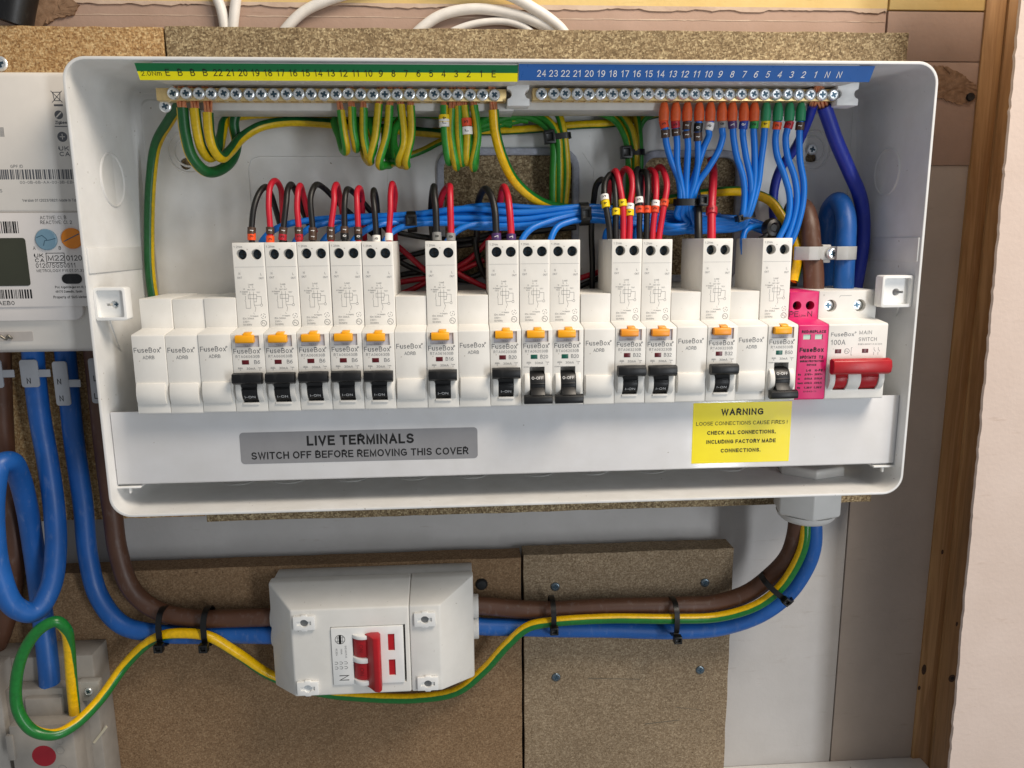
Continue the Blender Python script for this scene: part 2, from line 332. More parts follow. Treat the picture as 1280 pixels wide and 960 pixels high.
# ------------------------------------------------------------------ lettering: a plain sans drawn as strokes (cap height 1)
def arc(cx, cy, rx, ry, d0, d1, n=9):
    return [(cx+rx*math.cos(math.radians(d0+(d1-d0)*i/n)), cy+ry*math.sin(math.radians(d0+(d1-d0)*i/n))) for i in range(n+1)]
XB = .36                                       # half the height of small letters
def bowl(cx=.26): return arc(cx, XB, .26, XB, 0, 360, 14)
def arch(x0, w): return [(x0, .38)]+arc(x0+w/2, .46, w/2, .27, 180, 0, 7)+[(x0+w, 0)]
GL = {
 'A': (.7, [(0, 0), (.35, 1), (.7, 0)], [(.13, .33), (.57, .33)]), 'B': (.62, [(0, 0), (0, 1), (.33, 1)]+arc(.33, .76, .24, .24, 90, -90)+[(0, .52)], [(.33, .52)]+arc(.35, .26, .27, .26, 90, -90)+[(0, 0)]),
 'C': (.7, arc(.38, .5, .38, .5, 48, 312, 14)), 'D': (.68, [(0, 0), (0, 1), (.28, 1)]+arc(.28, .5, .4, .5, 90, -90, 12)+[(0, 0)]), 'E': (.56, [(.56, 1), (0, 1), (0, 0), (.57, 0)], [(0, .52), (.5, .52)]),
 'F': (.52, [(.53, 1), (0, 1), (0, 0)], [(0, .5), (.46, .5)]), 'G': (.74, arc(.38, .5, .38, .5, 48, 300, 14)+[(.72, .14), (.72, .46), (.42, .46)]), 'H': (.64, [(0, 0), (0, 1)], [(.64, 0), (.64, 1)], [(0, .52), (.64, .52)]),
 'I': (.02, [(0.01, 0), (0.01, 1)]), 'J': (.45, [(.45, 1), (.45, .25)]+arc(.22, .25, .23, .25, 0, -170)), 'K': (.62, [(0, 0), (0, 1)], [(.58, 1), (0, .36)], [(.2, .58), (.62, 0)]), 'L': (.5, [(0, 1), (0, 0), (.5, 0)]),
 'M': (.76, [(0, 0), (0, 1), (.38, .05), (.76, 1), (.76, 0)]), 'N': (.62, [(0, 0), (0, 1), (.62, 0), (.62, 1)]), 'O': (.78, arc(.39, .5, .39, .5, 0, 360, 20)), 'P': (.58, [(0, 0), (0, 1), (.34, 1)]+arc(.34, .73, .25, .27, 90, -90)+[(0, .46)]),
 'Q': (.78, arc(.39, .5, .39, .5, 0, 360, 20), [(.46, .26), (.76, -.04)]), 'R': (.62, [(0, 0), (0, 1), (.36, 1)]+arc(.36, .74, .25, .26, 90, -90)+[(0, .48)], [(.32, .48), (.62, 0)]),
 'S': (.62, arc(.31, .745, .28, .255, 25, 265, 10)+arc(.31, .25, .31, .25, 85, -155, 10)), 'T': (.62, [(0, 1), (.62, 1)], [(.31, 1), (.31, 0)]), 'U': (.62, [(0, 1), (0, .31)]+arc(.31, .31, .31, .31, 180, 360)+[(.62, 1)]),
 'V': (.66, [(0, 1), (.33, 0), (.66, 1)]), 'W': (.95, [(0, 1), (.22, 0), (.475, 1), (.73, 0), (.95, 1)]), 'X': (.62, [(0, 1), (.62, 0)], [(0, 0), (.62, 1)]), 'Y': (.64, [(0, 1), (.32, .45), (.64, 1)], [(.32, .45), (.32, 0)]), 'Z': (.6, [(0, 1), (.6, 1), (0, 0), (.6, 0)]),
 '0': (.54, arc(.27, .5, .27, .5, 0, 360, 16)), '1': (.42, [(.05, .78), (.28, 1), (.28, 0)]), '2': (.54, arc(.27, .72, .26, .28, 170, -40)+[(0, 0), (.54, 0)]), '3': (.54, arc(.26, .75, .24, .25, 150, -90)+arc(.26, .26, .28, .26, 90, -150)),
 '4': (.58, [(.44, 0), (.44, 1), (0, .28), (.58, .28)]), '5': (.54, [(.5, 1), (.1, 1), (.04, .5)]+arc(.26, .32, .28, .32, 135, -150)), '6': (.54, arc(.27, .31, .27, .31, 0, 360, 14), arc(.40, .36, .40, .64, 180, 75, 7)), '7': (.54, [(0, 1), (.54, 1), (.2, 0)]),
 '8': (.54, arc(.27, .76, .22, .24, 0, 360, 14), arc(.27, .27, .27, .27, 0, 360, 14)), '9': (.54, arc(.27, .69, .27, .31, 0, 360, 14), arc(.14, .64, .40, .64, 0, -105, 7)),
 'a': (.5, bowl(.25), [(.5, .72), (.5, 0)]), 'b': (.5, [(0, 1), (0, 0)], bowl()), 'c': (.46, arc(.26, XB, .26, XB, 45, 315, 12)), 'd': (.52, bowl(), [(.52, 1), (.52, 0)]), 'e': (.52, [(.02, .38), (.52, .38)]+arc(.26, XB, .26, XB, 5, 312, 12)), 'f': (.3, [(.1, 0), (.1, .8)]+arc(.25, .82, .15, .18, 180, 80, 5), [(0, .7), (.3, .7)]),
 'g': (.5, bowl(.25), [(.5, .72), (.5, -.05)]+arc(.25, -.05, .25, .22, 0, -150, 6)), 'h': (.46, [(0, 1), (0, 0)], arch(0, .46)), 'i': (.02, [(0, 0), (0, .72)], [(0, .92), (0, 1)]), 'j': (.1, [(.08, .72), (.08, -.2)]), 'k': (.46, [(0, 0), (0, 1)], [(.42, .72), (0, .26)], [(.16, .42), (.46, 0)]), 'l': (.02, [(0, 0), (0, 1)]),
 'm': (.74, [(0, 0), (0, .72)], arch(0, .37), arch(.37, .37)), 'n': (.46, [(0, 0), (0, .72)], arch(0, .46)), 'o': (.52, bowl()), 'p': (.52, [(0, .72), (0, -.28)], bowl()), 'q': (.52, bowl(), [(.52, .72), (.52, -.28)]), 'r': (.28, [(0, 0), (0, .72)], [(0, .4)]+arc(.22, .45, .22, .26, 180, 75, 5)),
 's': (.44, arc(.22, .54, .2, .18, 25, 265, 8)+arc(.22, .18, .22, .18, 85, -155, 8)), 't': (.3, [(.12, .92), (.12, .12), (.3, 0)], [(0, .7), (.3, .7)]), 'u': (.46, [(0, .72), (0, .26)]+arc(.23, .26, .23, .26, 180, 360, 7), [(.46, .72), (.46, 0)]), 'v': (.48, [(0, .72), (.24, 0), (.48, .72)]), 'w': (.72, [(0, .72), (.18, 0), (.36, .72), (.54, 0), (.72, .72)]), 'x': (.46, [(0, .72), (.46, 0)], [(0, 0), (.46, .72)]), 'y': (.48, [(0, .72), (.25, 0)], [(.48, .72), (.16, -.26)]), 'z': (.44, [(0, .72), (.44, .72), (0, 0), (.44, 0)]),
 '.': (.02, [(0, 0), (0, .03)]), ',': (.04, [(.03, .04), (0, -.12)]), ':': (.02, [(0, 0), (0, .03)], [(0, .62), (0, .65)]), '/': (.36, [(0, -.08), (.36, 1.05)]), '!': (.02, [(0, .32), (0, 1)], [(0, 0), (0, .03)]), '-': (.3, [(0, .4), (.3, .4)]), '(': (.2, arc(.3, .45, .3, .62, 130, 230, 6)), ')': (.2, arc(-.1, .45, .3, .62, 50, -50, 6)), '~': (.5, [(0, .38), (.13, .5), (.36, .36), (.5, .48)])}
def strip(pts, w):
    """one mitred ribbon along a polyline, square ends"""
    P = [Vector(p) for p in pts]; closed = (P[0]-P[-1]).length < 1e-6
    if closed: P = P[:-1]
    n = len(P); L, R = [], []
    if not closed:
        a = (P[1]-P[0]).normalized(); b = (P[-1]-P[-2]).normalized(); P[0] = P[0]-a*w/2; P[-1] = P[-1]+b*w/2
    for i in range(n):
        d0 = (P[i]-P[i-1]).normalized() if (i or closed) else (P[1]-P[0]).normalized()
        d1 = (P[(i+1) % n]-P[i]).normalized() if (i < n-1 or closed) else d0
        t = d0+d1; t = t.normalized() if t.length > 1e-3 else d1; m = Vector((-t.y, t.x)); c = max(.42, m.dot(Vector((-d1.y, d1.x))))
        L.append(P[i]+m*w/2/c); R.append(P[i]-m*w/2/c)
    k = n if closed else n-1
    return L+R, [(n+i, n+(i+1) % n, (i+1) % n, i) for i in range(k)]
class Sheet:
    """flat print: letters and lines in a plane given by origin o and axes u, v (mm)"""
    def __init__(s, o=(0, 0, 0), u=(1, 0, 0), v=(0, 0, 1)):
        s.o, s.u, s.v = Vector(o), Vector(u).normalized(), Vector(v).normalized(); s.n = s.u.cross(s.v); s.g = G()
    def P(s, a, b, k=0): return tuple(s.o+s.u*a+s.v*b+s.n*k)
    def poly(s, pts): s.g.add([s.P(*p) for p in pts], [tuple(range(len(pts)))]); return s
    def rect(s, a0, a1, b0, b1): return s.poly([(a0, b0), (a1, b0), (a1, b1), (a0, b1)])
    def line(s, a0, b0, a1, b1, w=.15):
        d = Vector((a1-a0, b1-b0)); d.normalize(); n = Vector((-d.y, d.x))*w/2
        return s.poly([(a0-n.x, b0-n.y), (a1-n.x, b1-n.y), (a1+n.x, b1+n.y), (a0+n.x, b0+n.y)])
    def path(s, pts, w=.15):
        v, f = strip(pts, w); s.g.add([s.P(*p) for p in v], f); return s
    def ring(s, a, b, r, w=.15, n=16, dash=0):
        for i in range(n):
            if dash and i % dash == 0: continue
            t0, t1 = 2*math.pi*i/n, 2*math.pi*(i+1)/n
            s.poly([(a+(r-w)*math.cos(t0), b+(r-w)*math.sin(t0)), (a+r*math.cos(t0), b+r*math.sin(t0)), (a+r*math.cos(t1), b+r*math.sin(t1)), (a+(r-w)*math.cos(t1), b+(r-w)*math.sin(t1))])
        return s
    def disc(s, a, b, r, n=18, sq=1): return s.poly([(a+r*math.cos(2*math.pi*i/n), b+r*sq*math.sin(2*math.pi*i/n)) for i in range(n)])
    def text(s, t, a, b, h, al='c', width=None, rot=0, bold=0, shear=0):
        """cap height h, baseline at b (centre of cap height when al has 'm')"""
        w = .115*h+.42*bold; gap = (.16 if not bold else .11)*h+w; k = h-w
        adv = [(GL[c][0]*k+gap if c in GL else .34*h) for c in t]; tot = sum(adv)-gap+w
        fx = (width/tot) if width else 1
        x = {'c': -tot*fx/2, 'l': 0, 'r': -tot*fx}[al[0]]+w/2; y = -h/2 if 'm' in al else 0
        cr, sr = math.cos(rot), math.sin(rot)
        for c, ad in zip(t, adv):
            if c in GL:
                for j, st in enumerate(GL[c][1:]):
                    v, f = strip([(p[0]*k*fx, p[1]*k) for p in st], w); pp = []
                    for p in v:
                        X, Yy = x+p.x+shear*p.y, y+w/2+p.y
                        pp.append(s.P(a+X*cr-Yy*sr, b+X*sr+Yy*cr, .006*j))
                    s.g.add(pp, f)
            x += ad*fx
        return s
    def obj(s, name, mat, parent, org=None):
        p = Vector(org) if org is not None else (origin(parent) if parent else Vector((0, 0, 0)))
        me = bpy.data.meshes.new(name)
        me.from_pydata([((x-p.x)*S, (y-p.y)*S, (z-p.z)*S) for x, y, z in s.g.v], [], s.g.f); me.materials.append(mat); me.update()
        return link_mesh(name, me, parent, p)

# ------------------------------------------------------------------ cables
def spline(pts, per=7):
    P = [Vector(p) for p in pts]; out = []
    if len(P) == 2: return [P[0].lerp(P[1], i/per) for i in range(per+1)]
    Q = [P[0]*2-P[1]] + P + [P[-1]*2-P[-2]]
    for i in range(1, len(Q)-2):
        p0, p1, p2, p3 = Q[i-1:i+3]
        t0 = 0; t1 = t0+max((p1-p0).length, 1e-4)**.5; t2 = t1+max((p2-p1).length, 1e-4)**.5; t3 = t2+max((p3-p2).length, 1e-4)**.5
        for k in range(per):
            t = t1+(t2-t1)*k/per
            a1 = p0*((t1-t)/(t1-t0))+p1*((t-t0)/(t1-t0)); a2 = p1*((t2-t)/(t2-t1))+p2*((t-t1)/(t2-t1)); a3 = p2*((t3-t)/(t3-t2))+p3*((t-t2)/(t3-t2))
            b1 = a1*((t2-t)/(t2-t0))+a2*((t-t0)/(t2-t0)); b2 = a2*((t3-t)/(t3-t1))+a3*((t-t1)/(t3-t1))
            out.append(b1*((t2-t)/(t2-t1))+b2*((t-t1)/(t2-t1)))
    out.append(P[-1]); return out
def tube_mesh(path, r, n, org, mat, phase=0, twist=0, name='sheath'):
    """round tube; u runs round it with u = .5 facing the room at the start (turned by phase)"""
    vs = []; m = len(path); T = [(path[min(i+1, m-1)]-path[max(i-1, 0)]).normalized() for i in range(m)]
    ref = Vector((0, -1, 0)); ref = ref-T[0]*ref.dot(T[0])
    if ref.length < .05: ref = Vector((0, 0, 1))-T[0]*T[0].z
    nrm = ref.normalized(); L = 0
    for i in range(m):
        if i:
            nrm = nrm-T[i]*nrm.dot(T[i]); nrm.normalize()
            L += (path[i]-path[i-1]).length
        b = T[i].cross(nrm); a0 = math.radians((np.interp(i/max(1, m-1), [k/(len(phase)-1) for k in range(len(phase))], phase) if isinstance(phase, (list, tuple)) else phase)+twist*i/max(1, m-1))
        rr = r(i/(m-1)) if callable(r) else r
        for k in range(n):
            a = a0+2*math.pi*(k/n-.5); vs.append(path[i]+nrm*math.cos(a)*rr+b*math.sin(a)*rr)
    fs = [(i*n+k, i*n+(k+1) % n, (i+1)*n+(k+1) % n, (i+1)*n+k) for i in range(m-1) for k in range(n)]
    uv = [(k/n, (k+1)/n, (k+1)/n, k/n) for i in range(m-1) for k in range(n)]
    caps = [tuple(range(n-1, -1, -1)), tuple(range((m-1)*n, m*n))]
    me = bpy.data.meshes.new(name); o = Vector(org)
    me.from_pydata([tuple((p-o)*S) for p in vs], [], fs+caps)
    ul = me.uv_layers.new(name='UVMap'); li = 0
    for q in uv:
        for c in q: ul.data[li].uv = (c, 0); li += 1
    me.materials.append(mat); finish(me, ang=60); return me
def cable(name, label, cat, pts, r, mat, group=None, markers=(), phase=0, twist=0, n=12, bare=None, per=7, sleeve=None):
    """pts: (px, py, depth). markers: (py, length mm, colour, text). One cable is one thing."""
    W = [at(*p) for p in pts]; wb = random.Random(label)
    W = [p+(Vector((wb.uniform(-1, 1), wb.uniform(-1, 1), wb.uniform(-1, 1)))*(.45 if r > 3 else .3) if 0 < i < len(W)-1 else Vector((0, 0, 0))) for i, p in enumerate(W)]
    path = spline(W, per); org = W[0]
    if not markers and not bare and not sleeve:
        o = link_mesh(name, tube_mesh(path, r, n, org, mat, phase, twist), None, org); return tag(o, label, cat, group)
    t = thing(name, label, cat, org, group)
    link_mesh('sheath', tube_mesh(path, r, n, org, mat, phase, twist), t, org)
    def near(py):
        return min(range(max(2, len(path)//2)), key=lambda i: abs(scr(path[i])[1]-py))
    for py, ln, colr, txt in markers:
        i = near(py); c = path[i]; tan = (path[min(i+1, len(path)-1)]-path[max(i-1, 0)]).normalized()
        if tan.z < 0: tan = -tan
        g = G().lathe(c-tan*ln/2, tan, [(r*1.12, 0), (r*1.36, .15), (r*1.36, ln-.15), (r*1.12, ln)], 14)
        mk = g.obj('marker', MK[colr], t, org=c)
        if txt:
            fr = Vector((CX, CY, CZ))-c; fr = (fr-tan*fr.dot(tan)).normalized(); side = fr.cross(tan).normalized()
            # print wraps sideways on the sleeve: its baseline runs along the wire
            sh = Sheet(c+fr*(r*1.36+.08), tan, -side)
            sh.text(txt, 0, 0, min(2.2, r*1.1), 'cm', bold=.12)
            sh.obj('lettering', M['ink_white'] if colr in ('brown', 'black', 'blue', 'purple') else M['ink_black'], mk, org=c)
    if bare:
        g = G(); d = (path[0]-path[1]).normalized(); c = path[0]
        for k in range(7):
            a = 2*math.pi*k/6; off = Vector((math.cos(a), math.sin(a)*.6, 0))*(r*.55 if k < 6 else 0)
            g.cyl(c+off-d*1, d+Vector((random.uniform(-.1, .1), 0, 0)), r*.26, bare+1, 6)
        g.obj('copper_strands', M['copper'], t)
    if sleeve:
        mt, ln = sleeve; d = Vector((0, 0, 1)); c = path[0]
        G().lathe(c-d*ln*.55, d, [(r*1.15, 0), (r*1.5, .4), (r*1.55, ln*.5), (r*1.25, ln*.8), (r*.9, ln)], 12).obj('sleeve', mt, t)
    return t
def scr(p):
    d = p-Vector((CX, CY, CZ)); z = d.dot(FW); return 640+F_PX*d.dot(RT)/z, 480+F_PX*d.dot(DN)/z
def cable_tie(label, c, ax, hw, hd, wdt=3.2, head=(-1, 0), hs=(5, 5, 4.5), tail=0, group='cable ties'):
    """strap round a bundle: c centre, ax bundle direction, hw half width across, hd half depth"""
    c = Vector(c); ax = Vector(ax).normalized(); dep = Vector((0, 1, 0)); dep = (dep-ax*dep.dot(ax)).normalized(); sd = dep.cross(ax).normalized()
    if sd.x < 0: sd = -sd
    t = thing('cable_tie', label, 'cable tie', c, group)
    prof = rrect(-hw, hw, -hd, hd, min(hw, hd)*.9, 4); th = 1.0
    prof2 = rrect(-hw-th, hw+th, -hd-th, hd+th, min(hw, hd)*.9+th, 4)
    W3 = lambda p, k: c+sd*p[0]+dep*p[1]+ax*k
    G().loft([[tuple(W3(p, -wdt/2)) for p in prof], [tuple(W3(p, -wdt/2)) for p in prof2], [tuple(W3(p, wdt/2)) for p in prof2], [tuple(W3(p, wdt/2)) for p in prof], [tuple(W3(p, -wdt/2)) for p in prof]], False, False).obj('strap', M['tie'], t)
    hc = c+sd*head[0]*hw-dep*(hd+th+hs[2]*.3) + ax*head[1]
    a, b, d = hs[0]/2, hs[1]/2, hs[2]/2
    q = lambda x, y, z: tuple(hc+sd*x+ax*y+dep*z)
    g = G()
    ring = lambda k, z: [q(-a*k, -b*k, z), q(a*k, -b*k, z), q(a*k, b*k, z), q(-a*k, b*k, z)]
    g.loft([ring(1, d), ring(1, -d), ring(.55, -d), ring(.5, -d*.2)]); g.obj('head', M['tie'], t, bevel=.35)
    if tail:
        e = hc+sd*tail[0]+ax*tail[1]-dep*1
        G().loft([[tuple(hc+ax*x-dep*y) for x, y in ((-1.6, 0), (1.6, 0), (1.6, .9), (-1.6, .9))], [tuple(e+ax*x-dep*y) for x, y in ((-1.4, 0), (1.4, 0), (1.4, .9), (-1.4, .9))]]).obj('tail', M['tie'], t)
    return t
def screw_mesh(r=3, h=1.6, slot=True):
    """pan head with raised rim and a cross recess, axis -Y, base at y=0"""
    g = G().lathe((0, 0, 0), (0, -1, 0), [(r, 0), (r, h*.55), (r*.86, h*.9), (r*.72, h), (r*.68, h*.82), (.001, h*.78)], 18)
    me = g.mesh(mat=M['steel'], ang=30)
    c = G()
    k = r*.52; a = .16*r*1.1
    for rot in (0.5, 0.5+math.pi/2):
        cs, sn = math.cos(rot), math.sin(rot)
        P = lambda x, z: (x*cs-z*sn, x*sn+z*cs)
        pts = [P(-k, -a), P(k, -a), P(k, a), P(-k, a)]
        y = -h*.80-(.01 if rot > 1 else 0)
        c.loft([[(x, y-.03, z) for x, z in pts], [(x, y+.3, z) for x, z in pts]])
    return me, c.mesh(mat=M['steel_dark'], smooth=False)
SCREWS = {}
def screw(parent, p, r, h=1.6, rot=None, name='screw'):
    key = (r, h)
    if key not in SCREWS: SCREWS[key] = screw_mesh(r, h)
    a = link_mesh(name, SCREWS[key][0], parent, p); b = link_mesh('cross_recess', SCREWS[key][1], a, p) if parent is None or parent.parent is None else None
    a.rotation_euler = (0, rot if rot is not None else random.uniform(0, 6.28), 0)
    return a

# ================================================================== SETTING
WALL, BOARD, BFRONT = 110, 102, 84
def structure(o): o['kind'] = 'structure'; return o
wall = structure(G().box(-420, 760, 113, 130, -520, 520).obj('wall', M['pl_grey']))
def sheet_piece(x0, x1, z0, z1, y0, mat, name='plasterboard_panel', bev=.5):
    return G().box(x0, x1, y0, 112.99, z0, z1).obj(name, mat, wall, bevel=bev)
sheet_piece(-420, 475.6, -520, -40, 110, M['pl_grey'])
sheet_piece(476.6, 760, -520, 144.0, 110, M['pl_fawn'])
sheet_piece(-420, 475.6, -39, 245.5, 110, M['pl_pink'])
sheet_piece(476.6, 760, 144.1, 213.0, 109.2, M['pl_pink'], bev=.25)
sheet_piece(476.6, 760, 213.6, 245.5, 109.2, M['pl_pink'], bev=.25)
sheet_piece(-420, 475.6, 246.6, 520, 109.2, M['pl_yellow'])
sheet_piece(477.0, 760, 246.6, 520, 109.2, M['pl_yellow'])
# thin skim line left along the top of the pink strip
rnd = random.Random(3)
top = [(475, 247.2), (-420, 247.2)]; low = []; x = -420; h0 = 1.0
while x < 475:
    h0 = min(2.0, max(.3, h0+rnd.uniform(-.7, .7))); low.append((x, 246-h0)); x += rnd.uniform(1.2, 4.5)
G().prism_y(low+[(475, 244.8)]+top, 109.1, 110.5).obj('plaster_ridge', M['pl_ridge'], wall, smooth=False)
low = []; x = -420
while x < 475:
    low.append((x, 238.6+rnd.uniform(-.25, .25))); x += rnd.uniform(2, 8)
G().prism_y(low+[(475, 238.5)]+[(p[0], 238.9+rnd.uniform(0, .5)) for p in reversed(low)], 109.8, 110.5).obj('plaster_ridge', M['pl_ridge'], wall, smooth=False)
def torn_patch(cx, cy, pts, mat, Y=109.0):
    c = at(cx, cy, Y); loop = [at(px, py, Y) for px, py in pts]
    # ragged outline, broken inner surface
    ring = []
    for i, p in enumerate(loop):
        q = loop[(i+1) % len(loop)]
        for k in range(9): ring.append(p.lerp(q, k/9)+Vector((rnd.uniform(-.6, .6), rnd.uniform(-.3, .1), rnd.uniform(-.6, .6))))
    g = G(); n = len(ring)
    l1 = [c.lerp(p, .86)+Vector((0, rnd.uniform(-.1, .5), 0)) for p in ring]; l2 = [c.lerp(p, rnd.uniform(.4, .6))+Vector((0, rnd.uniform(-.3, .5), 0)) for p in ring]
    back = [p+Vector((0, 3, 0)) for p in ring]
    g.loft([[tuple(p) for p in l] for l in (back, ring, l1, l2)])
    return g.obj('torn_patch', mat, wall)
torn_patch(1195, 104, [(1168, 82), (1185, 84), (1205, 94), (1222, 108), (1222, 124), (1200, 131), (1180, 124), (1164, 120)], M['torn'], 108.6)
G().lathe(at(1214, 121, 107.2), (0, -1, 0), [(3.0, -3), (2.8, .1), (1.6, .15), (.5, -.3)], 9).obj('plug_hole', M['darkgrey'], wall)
torn_patch(62, 14, [(20, -20), (80, -10), (98, 6), (92, 18), (70, 22), (50, 34), (20, 40)], M['torn'], 108.6)

# chipboard backing boards: real slabs with broken-looking edges
def board(name, label, x0, x1, z0, z1, mat, group='chipboard backing boards', thick=18, y=BFRONT, notch=None):
    pts = []
    def edge(a, b, nrm, n):
        for i in range(n):
            t = i/n; j = rnd.uniform(-.35, .35) if i else 0
            pts.append((a[0]+(b[0]-a[0])*t+nrm[0]*j, a[1]+(b[1]-a[1])*t+nrm[1]*j))
    edge((x0, z0), (x1, z0), (0, 1), 40); edge((x1, z0), (x1, z1), (1, 0), 24); edge((x1, z1), (x0, z1), (0, 1), 40); edge((x0, z1), (x0, z0), (1, 0), 24)
    t = thing(name, label, 'board', ((x0+x1)/2, y+thick, z0), group)
    G().prism_y(pts, y, y+thick).obj('slab', mat, t, bevel=.5, smooth=False)
    return t
zt = at(600, 36, BFRONT).z; zb = at(640, 641, BFRONT).z
b1 = board('chipboard_panel', 'long greyish chipboard behind the open consumer unit, seen above it', at(205, 45, BFRONT).x+.5, at(1136, 50, BFRONT).x, zb, zt, M['chip_b'])
b2 = board('chipboard_panel', 'golden chipboard behind the electricity meter at top left', -330, at(205, 45, BFRONT).x-.4, at(40, 652, BFRONT).z, at(100, 33, BFRONT).z, M['chip_a'])
zl = at(330, 708, BFRONT).z
b3 = board('chipboard_panel', 'wide brown chipboard behind the isolator switch box', -330, at(652, 800, BFRONT).x, -480, zl, M['chip_c'])
b4 = board('chipboard_panel', 'smaller dull chipboard fixed with four screws at lower middle', at(655, 800, BFRONT).x, at(917, 700, BFRONT).x, -480, at(780, 690, BFRONT).z, M['chip_d'])
for px, py in ((694, 733), (881, 728), (695, 846), (875, 837)):
    a = screw(b4, at(px, py, BFRONT+.2), 3.3, 1.4)
    a.data = a.data.copy(); a.data.materials[0] = plain('dull_zinc', '76838c', .35, metal=.85, var=.15, scale=500)
screw(b2, at(1, 80, BFRONT+.2), 4.5, 1.6)
p = at(602, 730, BFRONT); G().lathe(p, (0, -1, 0), [(4.5, -1), (4.4, .8), (3.2, 2.4), (1.2, 2.6)], 12).obj('screw_head', M['darkgrey'], b3)
# scratches on the lower right board
g = G()
for (xa, ya, xb_, yb_, wd) in ((735, 848, 800, 849, .8), (806, 905, 850, 900, .9), (845, 884, 880, 888, .5)):
    a, b = at(xa, ya, BFRONT-.05), at(xb_, yb_, BFRONT-.05)
    g.loft([[tuple(a+Vector((0, 0, -wd/2))), tuple(a+Vector((0, -.1, 0))), tuple(a+Vector((0, 0, wd/2)))], [tuple(b+Vector((0, 0, -wd/3))), tuple(b+Vector((0, -.1, 0))), tuple(b+Vector((0, 0, wd/3)))]])
g.obj('scuff', plain('grey_smudge', '6f6453', .8), b4)

# timber post with stepped edge, and the sawn white panel in front of it
xp = at(1231, 0, WALL).x
t = thing('timber_post', 'upright brown pine post at the right beside the white panel', 'post', (xp+25, WALL, -480))
G().box(xp, xp+14.5, 107.5, 112.9, -480, 480).obj('edge_batten', M['timber'], t, bevel=.5)
G().box(xp+14.6, xp+32, 105.5, 112.9, -480, 480).obj('post_face', M['timber'], t, bevel=1.2)
G().box(xp+32.1, xp+80, 106.5, 112.9, -480, 480).obj('back_stud', M['timber'], t, bevel=1)
for px, py, rr, sq, yy in ((1155, 837, 2.0, 2.3, 107.4), (1190, 848, 3.0, 1.1, 105.4), (1149, 860, 1.2, 1.6, 107.4), (1178, 690, 1.0, 2.0, 105.4), (1196, 780, .9, 2.2, 105.4)):
    q = at(px, py, yy); kn = Sheet((0, yy, 0)); kn.disc(q.x, q.z, rr, 16, sq); kn.obj('knot', plain('dark_knot', '4a3322', .7, var=.2, scale=500), t)
    if px == 1190: kn = Sheet((0, yy-.03, 0)); kn.disc(q.x+.3, q.z, 1.5, 12); kn.obj('knot_core', plain('knot_core', '1d130c', .8), t)
YP = 14
a0, a1 = at(1276, 0, YP), at(1187, 960, YP)
d = (a1-a0)/(a1.z-a0.z)
edge = []
z = a0.z+120
while z > a1.z-140:
    edge.append((a0.x+(z-a0.z)*d.x+rnd.uniform(-.45, .45), z)); z -= rnd.uniform(2, 6)
t = thing('sawn_board', 'pale painted board with a rough sawn edge at far right', 'board', (edge[-1][0]+100, YP+12, edge[-1][1]))
G().prism_y(edge+[(a1.x+210, edge[-1][1]), (a1.x+210, edge[0][1])], YP, YP+2.2).obj('board_face', M['pl_white'], t, smooth=False)
# white trunking end at the lower right
c0, c1 = at(930, 959, 109), at(1150, 946, 109)
t = thing('white_trunking', 'white boxed ledge at the bottom right corner', 'trunking', ((c0.x+c1.x)/2, 100, c1.z-60))
G().box(c0.x-60, c1.x, 45, 109.9, c1.z-60, c1.z).obj('casing', M['case'], t, bevel=1.2)

# ================================================================== CONSUMER UNIT CASE
EX0, EX1, EZ0, EZ1, EYF, EYB = -22.3, 450.6, -61.3, 190.3, 2, 83.9
cu = thing('consumer_unit_case', 'open white consumer unit case with its cover removed', 'enclosure', (214, EYB, EZ0))
def eloop(ins, y, r, n=8): return [(x, y, z) for x, z in rrect(EX0+ins, EX1-ins, EZ0+ins, EZ1-ins, r, n)]
g = G(); g.loft([eloop(6, EYB, 8), eloop(1.2, EYB-1, 11), eloop(0, EYB-3, 12), eloop(0, EYF+.9, 12), eloop(.35, EYF+.2, 11.8), eloop(1.0, EYF, 11.2), eloop(1.7, EYF+.25, 10.6), eloop(1.9, EYF+1, 10.4),
      eloop(2.4, 77, 9), eloop(3.2, 80.5, 8), eloop(4.6, 82, 7), eloop(7.5, 82.2, 6), eloop(8.3, 81.4, 5.5), eloop(9.2, 81.2, 5)], False, False)
g.obj('shell', M['case'], cu, ang=40)
back = G().prism_y(rrect(EX0+9, EX1-9, EZ0+9, EZ1-9, 5, 6), 81.2, 82.8).mesh((0, 0, 0), mat=M['case'])
H1 = (172.0, 256.6, 70, 149.2); H2 = (302.6, 366, 70, 147.5)
cut1 = G().prism_y(rrect(*H1, 9, 5), 75, 90).mesh(); cut2 = G().prism_y(rrect(*H2, 9, 5), 75, 90).mesh()
bo = at(233, 205, 82); bo2 = at(1013, 198, 82)
cut3 = G().cyl((bo.x, 75, bo.z), (0, 1, 0), 3.6, 15, 20).mesh(); cut4 = G().cyl((bo2.x, 75, bo2.z), (0, 1, 0), 3.8, 15, 20).mesh()
link_mesh('back_panel', cut(back, [cut1, cut2, cut3, cut4]), cu, (0, 0, 0))
for H in (H1, H2):
    o_ = lambda k, y, r: [(x, y, z) for x, z in rrect(H[0]-k, H[1]+k, H[2]-k, H[3]+k, max(1, r), 5)]
    G().loft([o_(4.2, 81.3, 13), o_(4.0, 79.4, 13), o_(3.2, 78.8, 12), o_(.2, 78.8, 9), o_(-.6, 79.4, 8.4), o_(-.6, 83, 8.4)], False, False).obj('hole_edging', M['grommet'], cu)
